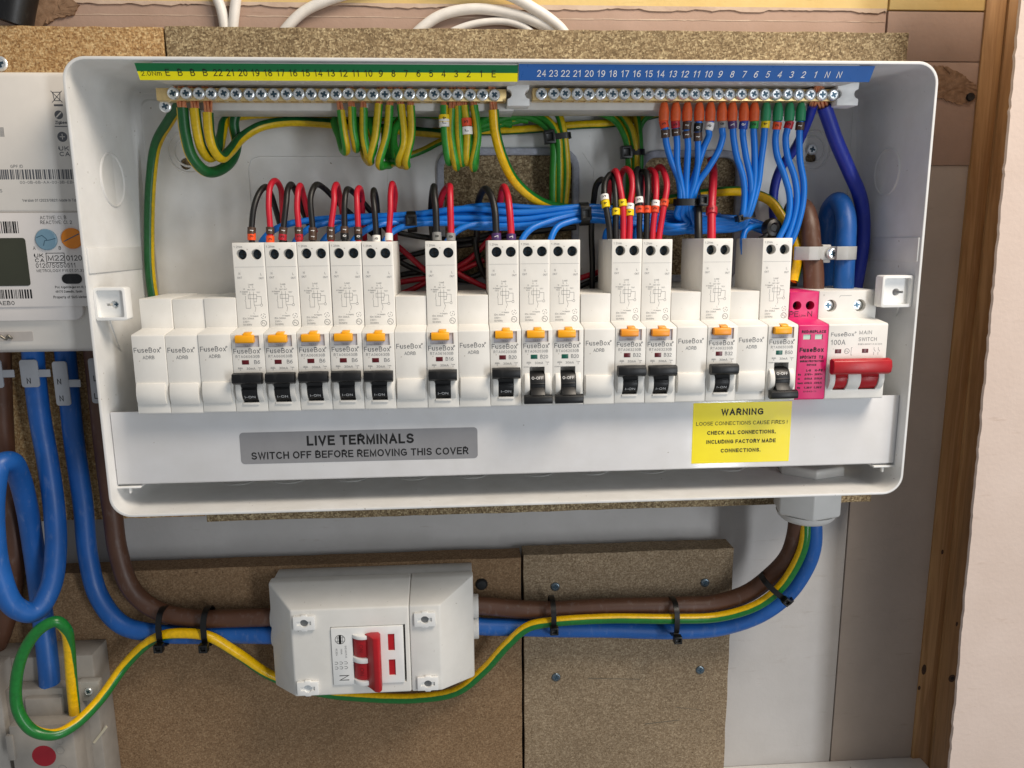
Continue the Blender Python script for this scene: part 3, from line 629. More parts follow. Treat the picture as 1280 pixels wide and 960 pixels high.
# pressed outlines on the back panel
def ridge(pts, w=.8, h=.45, y=81.2):
    g = G()
    for (x0, z0), (x1, z1) in zip(pts, pts[1:]):
        d = Vector((x1-x0, 0, z1-z0)).normalized(); nrm = Vector((-d.z, 0, d.x))*w/2; a = Vector((x0, y, z0))-d*.2; b = Vector((x1, y, z1))+d*.2
        g.loft([[tuple(p-nrm+Vector((0, .2, 0))), tuple(p+Vector((0, -h, 0))), tuple(p+nrm+Vector((0, .2, 0)))] for p in (a, b)])
    g.obj('pressed_line', M['case'], cu)
P1 = at(310, 196, 82)
ridge([(P1.x, 40), (P1.x, P1.z-7), (P1.x+2, P1.z-2), (P1.x+7, P1.z), (160, P1.z)])
q = at(484, 205, 82); ridge([(q.x, q.z), (q.x, 60)], .5, .3)
q = at(730, 190, 82); ridge([(263, 150), (270, 140), (270, 60)], .6, .35)
# fixing bosses
for px, py, sc_ in ((236, 190, False), (1014, 187, True)):
    c = at(px, py, 81.2)
    for rr, ww in ((12.5, 1.0), (8.6, .9)):
        G().lathe((c.x, 81.25, c.z), (0, -1, 0), [(rr+ww, 0), (rr+ww*.5, .6), (rr, .7), (rr-ww*.6, .05)], 28, False).obj('fixing_boss', M['case'], cu)
    if sc_: screw(cu, (c.x, 80.6, c.z), 3.6, 1.8)
# round knock-outs on the side walls and floor
def knock_wall(x, s, y, z, r):
    G().lathe((x, y, z), (s, 0, 0), [(r+.9, -.3), (r+.7, .35), (r, .7), (r-.6, .4), (r-.9, .0), (.01, .0)], 28).obj('knockout', M['case'], cu)
for zc in (130,):
    knock_wall(EX0+2.2, 1, 45, at(152, 225, 45).z, 15); knock_wall(EX1-2.2, -1, 45, at(1100, 215, 45).z, 14)
for k, px in enumerate((290, 355, 435, 515, 590, 675, 745, 820, 920)):
    c = at(px, 598, 45); G().lathe((c.x, 62, EZ0+2.1), (0, 0, 1), [(11.2, -.3), (11, .4), (10.3, .7), (9.6, .4), (9.4, 0), (.01, 0)], 28).obj('knockout', M['case'], cu)
# raised pads on the side walls and the two lid posts
for s, x in ((1, EX0+1.9), (-1, EX1-1.9)):
    zc = at(145, 309, 30).z if s > 0 else at(1120, 297, 30).z; zd = zc-14
    xs = sorted((x-s*.2, x+s*1.1))
    G().box(xs[0], xs[1], EYF+1.5, 76, zd, zc).obj('wall_pad', M['case'], cu, bevel=.5)
for (xa, ya, xb_, yb_), s in (((118.5, 359.5, 159.5, 400.5), 1), ((1104, 344.5, 1144, 384), -1)):
    Yc = 6.0; A, Bp = at(xa, ya, Yc), at(xb_, yb_, Yc)
    x0, x1, z0, z1 = A.x, Bp.x, Bp.z, A.z
    if s > 0: x0 = EX0+1.9
    else: x1 = EX1-1.9
    pm = G().prism_y(rrect(x0, x1, z0, z1, 1.6, 4), Yc, Yc+8).mesh(mat=M['clip'], bevel=.4)
    k1 = G().prism_y(rrect(x0+1.4, x1-1.4, z0+1.8, z1-1.6, 1.2, 4), Yc-3, Yc+3.5).mesh()
    cx_, cz_ = (x0+x1)/2+1.0, (z0+z1)/2-.6
    k2 = G().cyl((cx_, Yc-3, cz_), (0, 1, 0), 2.2, 22, 18).mesh(); k3 = G().box(cx_-(4.5 if s > 0 else 0), cx_+(0 if s > 0 else 4.5), Yc-3, Yc+14, cz_-.7, cz_+.7).mesh()
    link_mesh('lid_post', cut(pm, [k1, k2, k3]), cu, (0, 0, 0))
    if s > 0: screw(cu, (cx_, Yc+6.5, cz_), 2.2, 1.0)
    a = at(137 if s > 0 else 1123, 400 if s > 0 else 384, 9); b = at(165 if s > 0 else 1112, 478 if s > 0 else 425, 60)
    link_mesh('guide_rib', tube_mesh([a, b], .4, 6, origin(cu), M['case']), cu)
# steel rail under the breakers
t = thing('din_rail', 'steel mounting rail running behind the breakers', 'rail', (216, 70, 4))
G().box(-6, 440, 60.4, 62, 4.5, 40).obj('face', M['steel'], t, bevel=.3); G().box(-6, 440, 62.1, 67, 10, 34).obj('web', M['steel'], t)
for x in (20, 160, 280, 415): G().box(x, x+10, 67.1, 81.1, 12, 32).obj('standoff', M['carrier'], t)
q = at(1017, 350, 66); t2 = thing('steel_bracket', 'small steel bracket behind the brown cable above the main switch', 'bracket', (q.x, 68, 50))
G().box(at(990, 350, 66).x, at(1046, 350, 66).x, 66, 68, 50, at(1017, 341, 66).z).obj('plate', plain('dull_steel', '9fabb3', .4, metal=.6), t2, bevel=.3)

# ================================================================== MODULES
GAP = .12
ZN, YS, YBK = 45.0, 15.0, 60.0
def body_profile(zt):
    return [(0, .6), (.6, 0), (YS, 0), (YS, -20), (YBK, -20), (YBK, zt), (YS+.2, zt), (YS, zt-.3), (YS, ZN+1.6), (1.2, ZN), (.2, ZN-.6), (0, ZN-1.4)]
def body_mesh(zt, wdt, mat, extra=None, cuts=(), bevel=.35):
    g = G().prism_x(body_profile(zt), GAP, wdt-GAP)
    me = g.mesh(mat=mat, bevel=bevel, bang=40)
    if cuts: me = cut(me, cuts)
    if extra:
        e = extra.mesh(mat=mat, bevel=.25, bang=50); bm = bmesh.new(); bm.from_mesh(me); bm.from_mesh(e); bm.to_mesh(me); bm.free(); finish(me)
    return me
def arc_disc(g, x0, x1, cy, cz, r, a0=-80, a1=80, n=12):
    """slice of a drum (axis X) facing the room"""
    pts = [(cy-r*math.cos(math.radians(a0+(a1-a0)*i/n)), cz+r*math.sin(math.radians(a0+(a1-a0)*i/n))) for i in range(n+1)]
    g.prism_x([(cy+2, pts[0][1])]+pts+[(cy+2, pts[-1][1])], x0, x1)
TH = [(5.1, 87.9), (13.3, 87.9)]          # terminal screw holes on the shoulder
slot = G().box(4.5, 13.2, -2, 10, 5.6, 22.8).mesh()
holes = [G().cyl((x, YS-3, z), (0, 1, 0), 2.95, 11, 20).mesh() for x, z in TH]
recess = G().box(2.2, 15.4, -2, 1.1, 37.2, 43.6).mesh()
cheeks = G(); arc_disc(cheeks, 1.5, 4.45, 5, 12.6, 8.2, -58, 58); arc_disc(cheeks, 13.25, 16.2, 5, 12.6, 8.2, -58, 58); cheeks.box(4.4, 13.4, -.9, .4, 4.4, 5.7)
RB = body_mesh(94.5, 18, M['module'], cheeks, [slot, recess]+holes); RB.name = 'rcbo_body'
hole_lining = G()
for x, z in TH: hole_lining.lathe((x, YS-.02, z), (0, 1, 0), [(3.35, .0), (2.98, -.02), (2.9, .5), (2.9, 8)], 20)
# toggles
def toggle(on):
    g = G(); arc_disc(g, 4.65, 13.05, 5, 12.6, 7.6, -64, 64, 14)
    if on: bar = [(-2.4, 17.4), (-5, 17.0), (-7, 18.2), (-7.5, 20.5), (-6.8, 22.8), (-4, 23.4), (-1.6, 22.6)]; neck = [(4, 10), (-2.4, 14), (-4.5, 17.8), (-4, 22), (2, 20)]
    else: bar = [(-2.2, 2.3), (-5, 2.0), (-7, 2.6), (-7.5, 4.4), (-6.9, 6.6), (-5, 7.4), (-2.2, 7)]; neck = [(4, 14), (-2.4, 11), (-5.5, 7.2), (-5, 3), (2, 5)]
    g.prism_x(neck, 4.7, 13.0); g.prism_x(bar, .9, 17.0)
    a = 13.5 if on else -13.5
    g.prism_x([(-2.7, 12.6), (-3.0, 12.9), (-3.0, 13.5), (-2.5, 13.9)], 4.7, 13.0)
    return g.mesh(mat=M['black'], bevel=.45, bang=45, ang=45)
TOG = {True: toggle(True), False: toggle(False)}
TOG[True].name = 'toggle_up'; TOG[False].name = 'toggle_down'
bt = G(); bt.prism_x([(2, 39.7), (-2.4, 39.6), (-3.0, 40.2), (-3.0, 43.0), (-2.4, 43.9), (2, 44.2)], 2.9, 13.0); bt.prism_x([(3, 44.0), (-1.6, 43.9), (-.9, 45.1), (3, 45.6)], 7, 11.5)
BTN = {True: bt.mesh(mat=M['amber'], bevel=.5, bang=40), False: bt.mesh(mat=M['orange_button'], bevel=.5, bang=40)}
insert = G().box(2.25, 15.35, .9, 1.2, 37.25, 43.55).mesh(mat=plain('pale_grey_recess', 'bcbdc6', .5))
win = G().box(5.2, 9.1, -.12, .5, 27.4, 29.9)
WINDOW = {'r': win.mesh(mat=M['ind_red'], bevel=.1), 'g': win.mesh(mat=M['ind_green'], bevel=.1)}
tscr = G().lathe((0, 0, 0), (0, -1, 0), [(2.85, -.5), (2.85, .5), (2.3, .9), (.01, .9)], 18).mesh(mat=plain('deep_screw', '3c4852', .35, metal=.9, var=.3, scale=500))
tslot = G().box(-1.9, 1.9, -1.05, -.6, -.35, .35).box(-.35, .35, -1.06, -.6, -1.9, 1.9).mesh(mat=M['darkgrey'])
def diagram_print():
    s = Sheet((0, YS-.06, 0))
    s.text('1.2Nm', 1.0, 91.6, 1.15, 'l', width=4.8)
    s.text('N', 3.2, 76.6, 1.3); s.text('OUT', 3.2, 74.4, 1.1); s.text('L', 15.2, 76.2, 1.3); s.text('OUT', 15.2, 74.0, 1.1)
    s.text('Load', 9.0, 70.6, 1.0); s.text('N', 8.0, 69.2, .9); s.text('L', 10.2, 69.2, .9); s.text('OUT OUT', 9.1, 67.7, .8)
    s.text('N', 5.2, 68.0, 1.0); s.text('H-Supply', 5.0, 66.6, .85); s.text('Wire', 5.0, 65.3, .85)
    w_ = .16
    s.path([(5.6, 64.6), (5.6, 62.8), (5.2, 62), (5.6, 61.2), (5.6, 57.6), (8.2, 57.6), (8.2, 67)], w_)
    s.path([(10.2, 67), (10.2, 59.6)], w_); s.path([(7.2, 65.3), (11.9, 65.3), (11.9, 63), (7.2, 63), (7.2, 65.3)], w_)
    s.path([(10.2, 61.2), (11.6, 61.2), (11.6, 63)], w_); s.path([(11.9, 64.2), (14.4, 64.2), (14.4, 59.8)], w_); s.path([(10.6, 59.3), (13.4, 59.3)], w_)
    s.ring(14.3, 59.3, .75, .16, 10); s.path([(10.2, 59.6), (11.0, 57.6), (10.4, 55.6)], w_); s.text('TEST', 13.0, 66.2, .7)
    s.text('L', 9.9, 54.2, 1.0); s.text('H-Supply', 9.9, 52.7, .85)
    s.text('IDn 30mA', 3.3, 51.2, 1.05, 'l', width=6.2); s.text('230V~', 3.3, 49.4, 1.05, 'l'); s.text('50/60Hz', 3.3, 47.7, 1.05, 'l', width=4.8)
    s.ring(14.9, 53.0, 1.5, .22, 12, 3); s.text('A', 14.9, 53, 1.0, 'cm'); s.ring(14.9, 48.9, 1.75, .26, 20); s.path([(14.2, 49.8), (14.0, 48.8), (15.0, 49.2), (15.7, 48.0)], .2)
    s.line(.7, 80.9, 17.3, 80.9, .1)
    me = bpy.data.meshes.new('diagram'); me.from_pydata([(x*S, y*S, z*S) for x, y, z in s.g.v], [], s.g.f); me.materials.append(M['ink_soft']); return me
DIAG = diagram_print()
def face_print(code, rate, off):
    a = Sheet((0, -.06, 0)); a.text('FuseBox', 1.0, 33.6, 2.75, 'l', width=14.4); a.ring(15.7, 36.0, .5, .25, 10)
    a.text('TEST', 8.6, 37.6, .95, width=4)
    b = Sheet((0, -.06, 0)); b.text(code, 2.0, 31.1, 1.5, 'l', width=13.2); b.text(rate, 15.2, 27.6, 2.1, 'r', width=2.0+1.25*(len(rate)-1), bold=.08)
    b.text('30mA', 9.9, 24.4, 1.35, width=4.8); b.text('BSEN', 4.1, 25.1, .75); b.path([(2.8, 25.0), (5.4, 25.0)], .15); b.text('X', 4.1, 23.9, .8); b.text('Type', 14.8, 25.1, .75); b.text('A', 14.8, 23.9, .8)
    if off: b.text('61009-1 Type A 1', 1.2, 22.4, .75, 'l', width=8)
    return a, b
def prt(s, mat, name):
    me = bpy.data.meshes.new(name); me.from_pydata([(x*S, y*S, z*S) for x, y, z in s.g.v], [], s.g.f); me.materials.append(mat); return me
def tog_print(on):
    s = Sheet((0, 0, 0))
    if on: s = Sheet((8.9, -1.98, 9.0), (1, 0, 0), (0, -.48, .88)); s.text('I-ON', 0, -.6, 1.6, width=5.8)
    else: s = Sheet((8.9, -2.0, 16.3), (1, 0, 0), (0, .46, .89)); s.text('O-OFF', 0, -.6, 1.7, width=6.6)
    return prt(s, M['ink_white'], 'toggle_print')
TP = {True: tog_print(True), False: tog_print(False)}
PR = {}
def rcbo(k, code, rate, on, label, warm=True):
    x = 18*k; org = Vector((x, 0, 0)); t = thing('circuit_breaker', label, 'circuit breaker', org, 'circuit breakers in the row')
    t.location += Vector((rnd.uniform(-.08, .08), rnd.uniform(-.3, .3), rnd.uniform(-.15, .15)))*S; t.rotation_euler = (math.radians(rnd.uniform(-.25, .25)), math.radians(rnd.uniform(-.12, .12)), 0)
    link_mesh('body', RB, t, org); link_mesh('test_button', BTN[warm], t, org); link_mesh('button_recess', insert, t, org)
    link_mesh('indicator_window', WINDOW['r' if on else 'g'], t, org)
    tg = link_mesh('toggle', TOG[on], t, org); link_mesh('lettering', TP[on], tg, org)
    for hx, hz in TH:
        p = org+Vector((hx, YS+5.6, hz)); a = link_mesh('terminal_screw', tscr, t, p); b = link_mesh('slot', tslot, a, p); b.rotation_euler = (0, random.uniform(0, 3.1), 0)
    key = (code, on)
    if key not in PR: a, b = face_print(code, rate, not on); PR[key] = (prt(a, M['ink'], 'brand_print'), prt(b, M['ink_soft'], 'rating_print'))
    link_mesh('brand_lettering', PR[key][0], t, org); link_mesh('rating_lettering', PR[key][1], t, org); link_mesh('wiring_diagram', DIAG, t, org)
    return t
bl = G(); bl.prism_x([(.5, 5.4), (-1.1, 5.8), (-2.2, 8), (-2.6, 11.5), (-2.2, 15), (-1.2, 17.6), (.5, 17.9)], .9, 16.6)
BLB = body_mesh(63.5, 18, M['module'], bl, bevel=.6); BLB.name = 'blank_body'
s = Sheet((0, -.06, 0)); s.text('FuseBox', 1.0, 34.9, 2.75, 'l', width=14.0); s.ring(15.4, 37.4, .5, .25, 10); BLP1 = prt(s, M['ink'], 'p')
s = Sheet((0, -.06, 0)); s.text('ADRB', 8.6, 31.2, 1.9, width=6.4, bold=.06); BLP2 = prt(s, M['ink_soft'], 'p')
def blank(k, label):
    org = Vector((18*k, 0, 0)); t = thing('blanking_module', label, 'blank module', org, 'plain blanks in the breaker row')
    t.location += Vector((rnd.uniform(-.08, .08), rnd.uniform(-.4, .4), rnd.uniform(-.25, .25)))*S; t.rotation_euler = (math.radians(rnd.uniform(-.3, .3)), math.radians(rnd.uniform(-.15, .15)), 0)
    link_mesh('body', BLB, t, org); link_mesh('brand_lettering', BLP1, t, org); link_mesh('type_lettering', BLP2, t, org)
for k, lb in ((0, 'plain white blank at the far left end of the breaker row'), (1, 'plain white blank, middle of the three at the left end of the row'), (2, 'plain white blank just left of the leftmost breaker'),
              (8, 'plain white blank between the fifth B6 breaker and the B16 breaker'), (10, 'plain white blank between the B16 breaker and the first B20 breaker'),
              (14, 'plain white blank between the last B20 and the first B32 breaker'), (17, 'plain white blank right of the second B32 breaker'), (19, 'plain white blank left of the B50 breaker')):
    blank(k, lb)
for k, od in zip(range(3, 8), ('first', 'second', 'third', 'fourth', 'fifth')):
    rcbo(k, 'RTA060630B', 'B6', True, f'white breaker marked B6 with raised black toggle, {od} of five from the left')
rcbo(9, 'RTA061630B', 'B16', True, 'white breaker marked B16 standing alone between two blanks')
rcbo(11, 'RTA062030B', 'B20', True, 'white breaker marked B20 with its black toggle up')
rcbo(12, 'RTA062030B', 'B20', False, 'white breaker marked B20 switched off, left of the two with toggles down')
rcbo(13, 'RTA062030B', 'B20', False, 'white breaker marked B20 switched off, right of the two with toggles down')
rcbo(15, 'RTA063230B', 'B32', True, 'white breaker marked B32, left one of the touching pair', False)
rcbo(16, 'RTA063230B', 'B32', True, 'white breaker marked B32, right one of the touching pair', False)
rcbo(18, 'RTA063230B', 'B32', True, 'white breaker marked B32 standing alone between two blanks', False)
rcbo(20, 'RTA065030B', 'B50', False, 'white breaker marked B50 switched off beside the pink module')
# pink surge protector
org = Vector((18*21, 0, 0)); t = thing('surge_protector', 'bright pink surge protection module left of the main switch', 'surge protector', org)
ph = [G().cyl((x, YS-3, 54.6), (0, 1, 0), 2.7, 14, 20).mesh() for x in (4.8, 12.8)] + [G().box(a, a+4.6, -2, .7, 33.8+2.2, 39) .mesh() for a in (3.0, 10.0)]
link_mesh('body', body_mesh(62.8, 18, M['pink'], None, ph, .5), t, org)
for x in (4.8, 12.8): a = link_mesh('terminal_screw', tscr, t, org+Vector((x, YS+8, 54.6)))
for a in (3.0, 10.0): G().box(a+.05, a+4.55, .45, .8, 36.05, 38.95).obj('status_window', M['ind_pale'], t, org=(0, 0, 0)).location = (0, 0, 0)
s = Sheet((0, YS-.06, 0)); s.text('PE', 3.2, 48.0, 3.2, width=5.6, bold=.1); s.text('1.2Nm', 8.4, 48.0, 1.1, width=4); s.text('N', 13.0, 48.0, 3.2, width=3, bold=.1); s.g.v = [tuple(v) for v in s.g.v]
link_mesh('terminal_lettering', prt(s, M['ink_pink'], 'p'), t, org)
s = Sheet((0, -.06, 0)); s.text('RED:REPLACE', 9.2, 39.8, 1.6, width=14.6, bold=.5); s.text('FuseBox', 1.2, 28.6, 2.7, 'l', width=14.6, bold=.7); s.text('SPD1MT2', 1.6, 24.7, 1.8, 'l', width=9.8, bold=.6); s.text('T2', 15.8, 24.7, 1.8, 'r', bold=.6)
s.text('SURGE PROTECTION', 9, 22.6, 1.2, width=14.4, bold=.4); s.text('DEVICE', 9, 20.4, 1.2, width=5.8, bold=.4); s.text('L-N', 7.4, 17.0, 1.4, bold=.5); s.text('N-PE', 13.6, 17.0, 1.4, width=4.8, bold=.5)
for z, l, m_, r_ in ((14.7, 'Uc', '275V~', '255V~'), (12.2, 'In', '20kA', '20kA'), (9.6, 'Imax', '40kA', '40kA'), (6.8, 'Up', '1.3kV', '1.5kV')):
    s.text(l, 1.2, z, 1.2, 'l', bold=.45); s.text(m_, 7.6, z, 1.25, width=4.8, bold=.45); s.text(r_, 13.6, z, 1.25, width=4.8, bold=.45)
s.text('61643-11', 9, 4.6, .95, width=8, bold=.15); link_mesh('face_lettering', prt(s, M['ink_pink'], 'p'), t, org)
# main switch, two modules wide
org = Vector((18*22, 0, 0)); t = thing('main_switch', 'white double-width main switch with a red handle at the right end', 'main switch', org)
ch = G()
for a, b in ((1.2, 4.6), (12.4, 20.2), (31.0, 34.4)): arc_disc(ch, a, b, 5, 12.6, 8.2, -58, 58)
cs_ = [G().cyl((x, YS-3, 54.2), (0, 1, 0), 3.7, 9, 22).mesh() for x in (7.6, 25.6)] + [G().box(a, b, -2, 10, 5.6, 22).mesh() for a, b in ((4.7, 12.3), (20.3, 30.9))]
link_mesh('body', body_mesh(63.2, 36, M['module'], ch, cs_, .5), t, org)
for x in (7.6, 25.6): screw(t, org+Vector((x, YS+5.2, 54.2)), 3.5, 2.2)
g = G(); arc_disc(g, 4.9, 12.2, 5, 12.6, 7.4, -64, 64, 14); arc_disc(g, 20.4, 30.8, 5, 12.6, 7.4, -64, 64, 14)
g.prism_x([(4, 10), (-2.4, 14), (-4.5, 17.8), (-4, 22), (2, 20)], 4.9, 12.2); g.prism_x([(4, 10), (-2.4, 14), (-4.5, 17.8), (-4, 22), (2, 20)], 20.4, 30.8)
g.prism_x([(-2.7, 12.6), (-3.0, 12.9), (-3.0, 13.5), (-2.5, 13.9)], 4.9, 12.2); g.prism_x([(-2.7, 12.6), (-3.0, 12.9), (-3.0, 13.5), (-2.5, 13.9)], 20.4, 30.8)
h = link_mesh('handle', g.mesh(mat=M['red'], bevel=.3, bang=45), t, org)
link_mesh('handle_bar', G().prism_x([(-2.4, 16.2), (-5, 15.6), (-7.6, 17.0), (-8.3, 20.6), (-7.5, 24.2), (-4, 25.2), (-1.6, 24.0)], .7, 35.8).mesh(mat=M['red'], bevel=.7, bang=40), h, org)
for x in (4.6, 21.0): link_mesh('indicator_window', G().box(x, x+3.8, -.12, .5, 27.6, 30).mesh(mat=M['ind_red'], bevel=.1), t, org)
s = Sheet((0, -.06, 0)); s.text('FuseBox', 1.6, 37.6, 2.3, 'l', width=14, bold=.1); s.ring(16.3, 39.8, .5, .25, 10); s.text('100A', 1.6, 32.6, 3.0, 'l', width=9, bold=.08)
s.text('MAIN', 18.6, 38.6, 2.2, 'l', width=7.6); s.text('SWITCH', 18.4, 34.6, 2.2, 'l', width=11); s.text('BSEN 60947-3 AC22A', 18.4, 32.3, .9, 'l', width=14.4)
s.ring(11.8, 28.8, 1.6, .25, 18); s.path([(11.2, 29.6), (11.0, 28.6), (12.0, 29.0), (12.6, 28.0)], .2); s.path([(15, 30.8), (14.4, 30.8), (14.4, 26.4), (15, 26.4)], .2)
for x in (28.2, 30.8): s.path([(x, 30.8), (x, 29.6), (x+1.0, 28.4)], .2); s.path([(x, 28), (x, 26.4)], .2)
link_mesh('lettering', prt(s, M['ink_soft'], 'p'), t, org)
s = Sheet((0, YS-.06, 0)); s.text('N', 3.0, 60.2, .9); s.text('L', 33.2, 60.2, .9); s.path([(12.6, 59.2), (13.2, 60.2), (20, 60.2)], .15); link_mesh('terminal_lettering', prt(s, M['ink_soft'], 'p'), t, org)

# ================================================================== LOWER COVER PLATE
YPL = 10.0
tl, tr, br, blc = at(137, 516, YPL), at(1125, 493.5, YPL), at(1116, 579, YPL), at(146, 607, YPL)
px0, px1, pz1, pz0 = tl.x+.2, tr.x-.2, (tl.z+tr.z)/2, (br.z+blc.z)/2
t = thing('cover_plate', 'glossy white plate with two stickers under the breaker row', 'cover plate', ((px0+px1)/2, YPL, pz0))
g = G(); g.prism_x([(YPL, pz1), (YPL, pz0+.8), (YPL+.8, pz0), (YPL+7, pz0-.2), (YPL+7, pz0+.9), (YPL+1.6, pz0+1.2), (YPL+1.3, pz0+2), (YPL+1.3, pz1)], px0, px1)
g.obj('sheet', M['plate'], t, bevel=.25, bang=50)
for xa, xb_ in ((px0-.4, px0+13), (px1-13, px1+.4)): G().box(xa, xb_, YPL-.6, YPL+7, pz0-2.1, pz0-1.0).box((xa+xb_)/2-.4, (xa+xb_)/2+.4, YPL+.5, YPL+3, pz0-5.5, pz0-1.5).obj('end_clip', M['clip'], t, bevel=.25)
def quad_label(name, cs, mat, r, y):
    P = [at(px, py, y) for px, py in cs]; x0 = (P[0].x+P[3].x)/2; x1 = (P[1].x+P[2].x)/2; z1 = (P[0].z+P[1].z)/2; z0 = (P[2].z+P[3].z)/2
    o = G().prism_y(rrect(x0, x1, z0, z1, r, 4), y, YPL-.01).obj(name, mat, t, smooth=False); return o, x0, x1, z0, z1
o, x0, x1, z0, z1 = quad_label('grey_sticker', [(299.5, 541), (597, 534), (597, 573), (301, 580)], M['silver'], 2.2, YPL-.12)
s = Sheet((0, YPL-.2, 0)); xc = (x0+x1)/2; H = z1-z0
s.text('LIVE TERMINALS', xc+.5, z0+H*.54, 6.0, width=62.5, bold=1.25); s.text('SWITCH OFF BEFORE REMOVING THIS COVER', xc+.3, z0+H*.14, 4.4, width=127, bold=.6)
s.obj('lettering', M['ink_black'], o, org=origin(t))
o, x0, x1, z0, z1 = quad_label('yellow_sticker', [(867, 505), (990, 500.5), (986, 577), (864, 579)], M['yellow'], .4, YPL-.12)
xc = (x0+x1)/2; H = z1-z0; s = Sheet((0, YPL-.2, 0)); kx = 58/(x1-x0); W_ = x1-x0
for tx, f, h, wd, bo_ in (('WARNING', .79, 4.0, .43, .9), ('LOOSE CONNECTIONS CAUSE FIRES !', .63, 2.3, .93, .1), ('CHECK ALL CONNECTIONS,', .475, 2.35, .70, .55), ('INCLUDING FACTORY MADE', .325, 2.35, .71, .55), ('CONNECTIONS.', .175, 2.35, .41, .55)):
    s.text(tx, xc, z0+H*f, h, width=W_*wd, bold=bo_)
s.obj('lettering', M['ink_black'], o, org=origin(t))

# ================================================================== TERMINAL BARS
def term_bar(name, label, px_a, px_b, n, lab_a, lab_b, strips, texts, clip_px, ink, pitch_lab):
    YB = 30.0
    A, B2 = at(px_a, 117.5, 28), at(px_b, 117.5, 28); zc = (A.z+B2.z)/2
    t = thing(name, label, 'terminal bar', ((A.x+B2.x)/2, 60, zc-10))
    bar = G().prism_x([(YB, zc-3.4), (YB, zc+3.3), (YB+7.5, zc+3.3), (YB+7.5, zc-3.4)], A.x-10 if name == 'earth_terminal_bar' else A.x-5, B2.x+(7 if name == 'earth_terminal_bar' else 3.4))
    bm_ = bar.mesh(mat=M['brass'], bevel=.3)
    holes = G()
    for i in range(n): holes.box(A.x+(B2.x-A.x)*i/(n-1)+1.2, A.x+(B2.x-A.x)*i/(n-1)+5.6, YB+1.5, YB+5.8, zc-3.9, zc-2.2)
    br_ = link_mesh('brass_bar', cut(bm_, [holes.mesh()]), t, (0, 0, 0))
    for i in range(n):
        x = A.x+(B2.x-A.x)*i/(n-1); screw(t, (x+random.uniform(-.15, .15), YB-.4, zc+random.uniform(-.25, .25)), 3.35, random.choice((1.8, 2.1, 2.4, 2.7)))
    xa, xb_ = at(lab_a, 80, 5).x, at(lab_b, 80, 5).x
    # carrier: back rail plus the nose that holds the number strip
    G().prism_x([(YB+7.7, zc-7.5), (YB+7.7, zc+4.5), (24, zc+5), (24, zc+3.9), (7.6, zc+2.9), (3.6, zc+11.1), (5, zc+11.9), (60, zc+11.9), (60, zc-7.5)], xa+(8 if name == 'earth_terminal_bar' else 0), xb_-(0 if name == 'earth_terminal_bar' else 8)).obj('carrier', M['carrier'], t, bevel=.4)
    # clips
    for cx in clip_px:
        c = at(cx, 120, 26); pts = []
        w2, h2, rr = 6.4, 6.4, 2.6
        pts = [(-w2, -h2), (w2, -h2)] + [(w2-rr*math.sin(math.radians(a)), -rr*math.cos(math.radians(a))) for a in range(0, 181, 22)] + [(w2, h2), (-w2, h2)] + [(-w2+rr*math.sin(math.radians(a)), rr*math.cos(math.radians(a))) for a in range(0, 181, 22)]
        G().prism_y([(c.x+a, zc+b) for a, b in pts], 26, YB+9).obj('bar_clip', M['clip'], t, bevel=.3)
    # strip plane, leaning back slightly
    up = Vector((0, -(4)/8.0, 1)).normalized()
    for (a_, b_, z0, z1, mat) in strips:
        a, b = at(a_, 88, 5.5).x, at(b_, 88, 5.5).x; o0 = Vector((0, 7.4, zc+3.1)) + Vector((0, -.35, -.15))
        P = lambda x, k: tuple(o0+up*k+Vector((x, 0, 0)))
        sk = (.6 if a_ < 300 else 0, .8 if b_ > 1000 else 0)
        G().loft([[P(a+(sk[0]*(1-z0/8.4)), z0), P(b-(sk[1]*(1-z0/8.4)), z0), P(b-sk[1]*(1-z1/8.4), z1), P(a+sk[0]*(1-z1/8.4), z1)], [tuple(Vector(q)+Vector((0, .3, .12))) for q in (P(a+(sk[0]*(1-z0/8.4)), z0), P(b-(sk[1]*(1-z0/8.4)), z0), P(b-sk[1]*(1-z1/8.4), z1), P(a+sk[0]*(1-z1/8.4), z1))]]).obj('number_strip', mat, t, smooth=False)
    s = Sheet(Vector((0, 7.4, zc+3.1))+Vector((0, -.45, -.2)), (1, 0, 0), up)
    for tx, px, h, wd in texts: s.text(tx, at(px, 89, 5.5).x, 2.3 if ink is M['ink_black'] else 2.1, h, width=wd, shear=0 if ink is M['ink_black'] or px < 840 else .16)
    s.obj('lettering', ink, t)
    return t
etx = [('2.0Nm', 189, 2.4, 10.6)] + [(x, 209.5+i*15.68, 3.5, None) for i, x in enumerate(['E', 'B', 'B', 'B']+[str(k) for k in range(22, 0, -1)]+['E'])]
eb = term_bar('earth_terminal_bar', 'brass earth terminal bar under the green and yellow number strip', 216.5, 618, 27, 171, 647, [(171, 647, 0, 4.5, M['strip_yellow']), (171, 647, 4.52, 8.6, M['strip_green'])], etx, (648,), M['ink_black'], 15.68)
ntx = [(x, 677+i*14.87, 3.5, None) for i, x in enumerate([str(k) for k in range(24, 0, -1)]+['N', 'N'])]
nb = term_bar('neutral_terminal_bar', 'brass neutral terminal bar under the blue number strip', 677, 1042.5, 26, 647.5, 1091, [(648.5, 1091, 0, 8.6, M['strip_blue'])], ntx, (1060,), M['ink_white'], 14.87)
q = at(207, 133, 36); screw(eb, (q.x, 36, q.z), 3.4, 1.4)

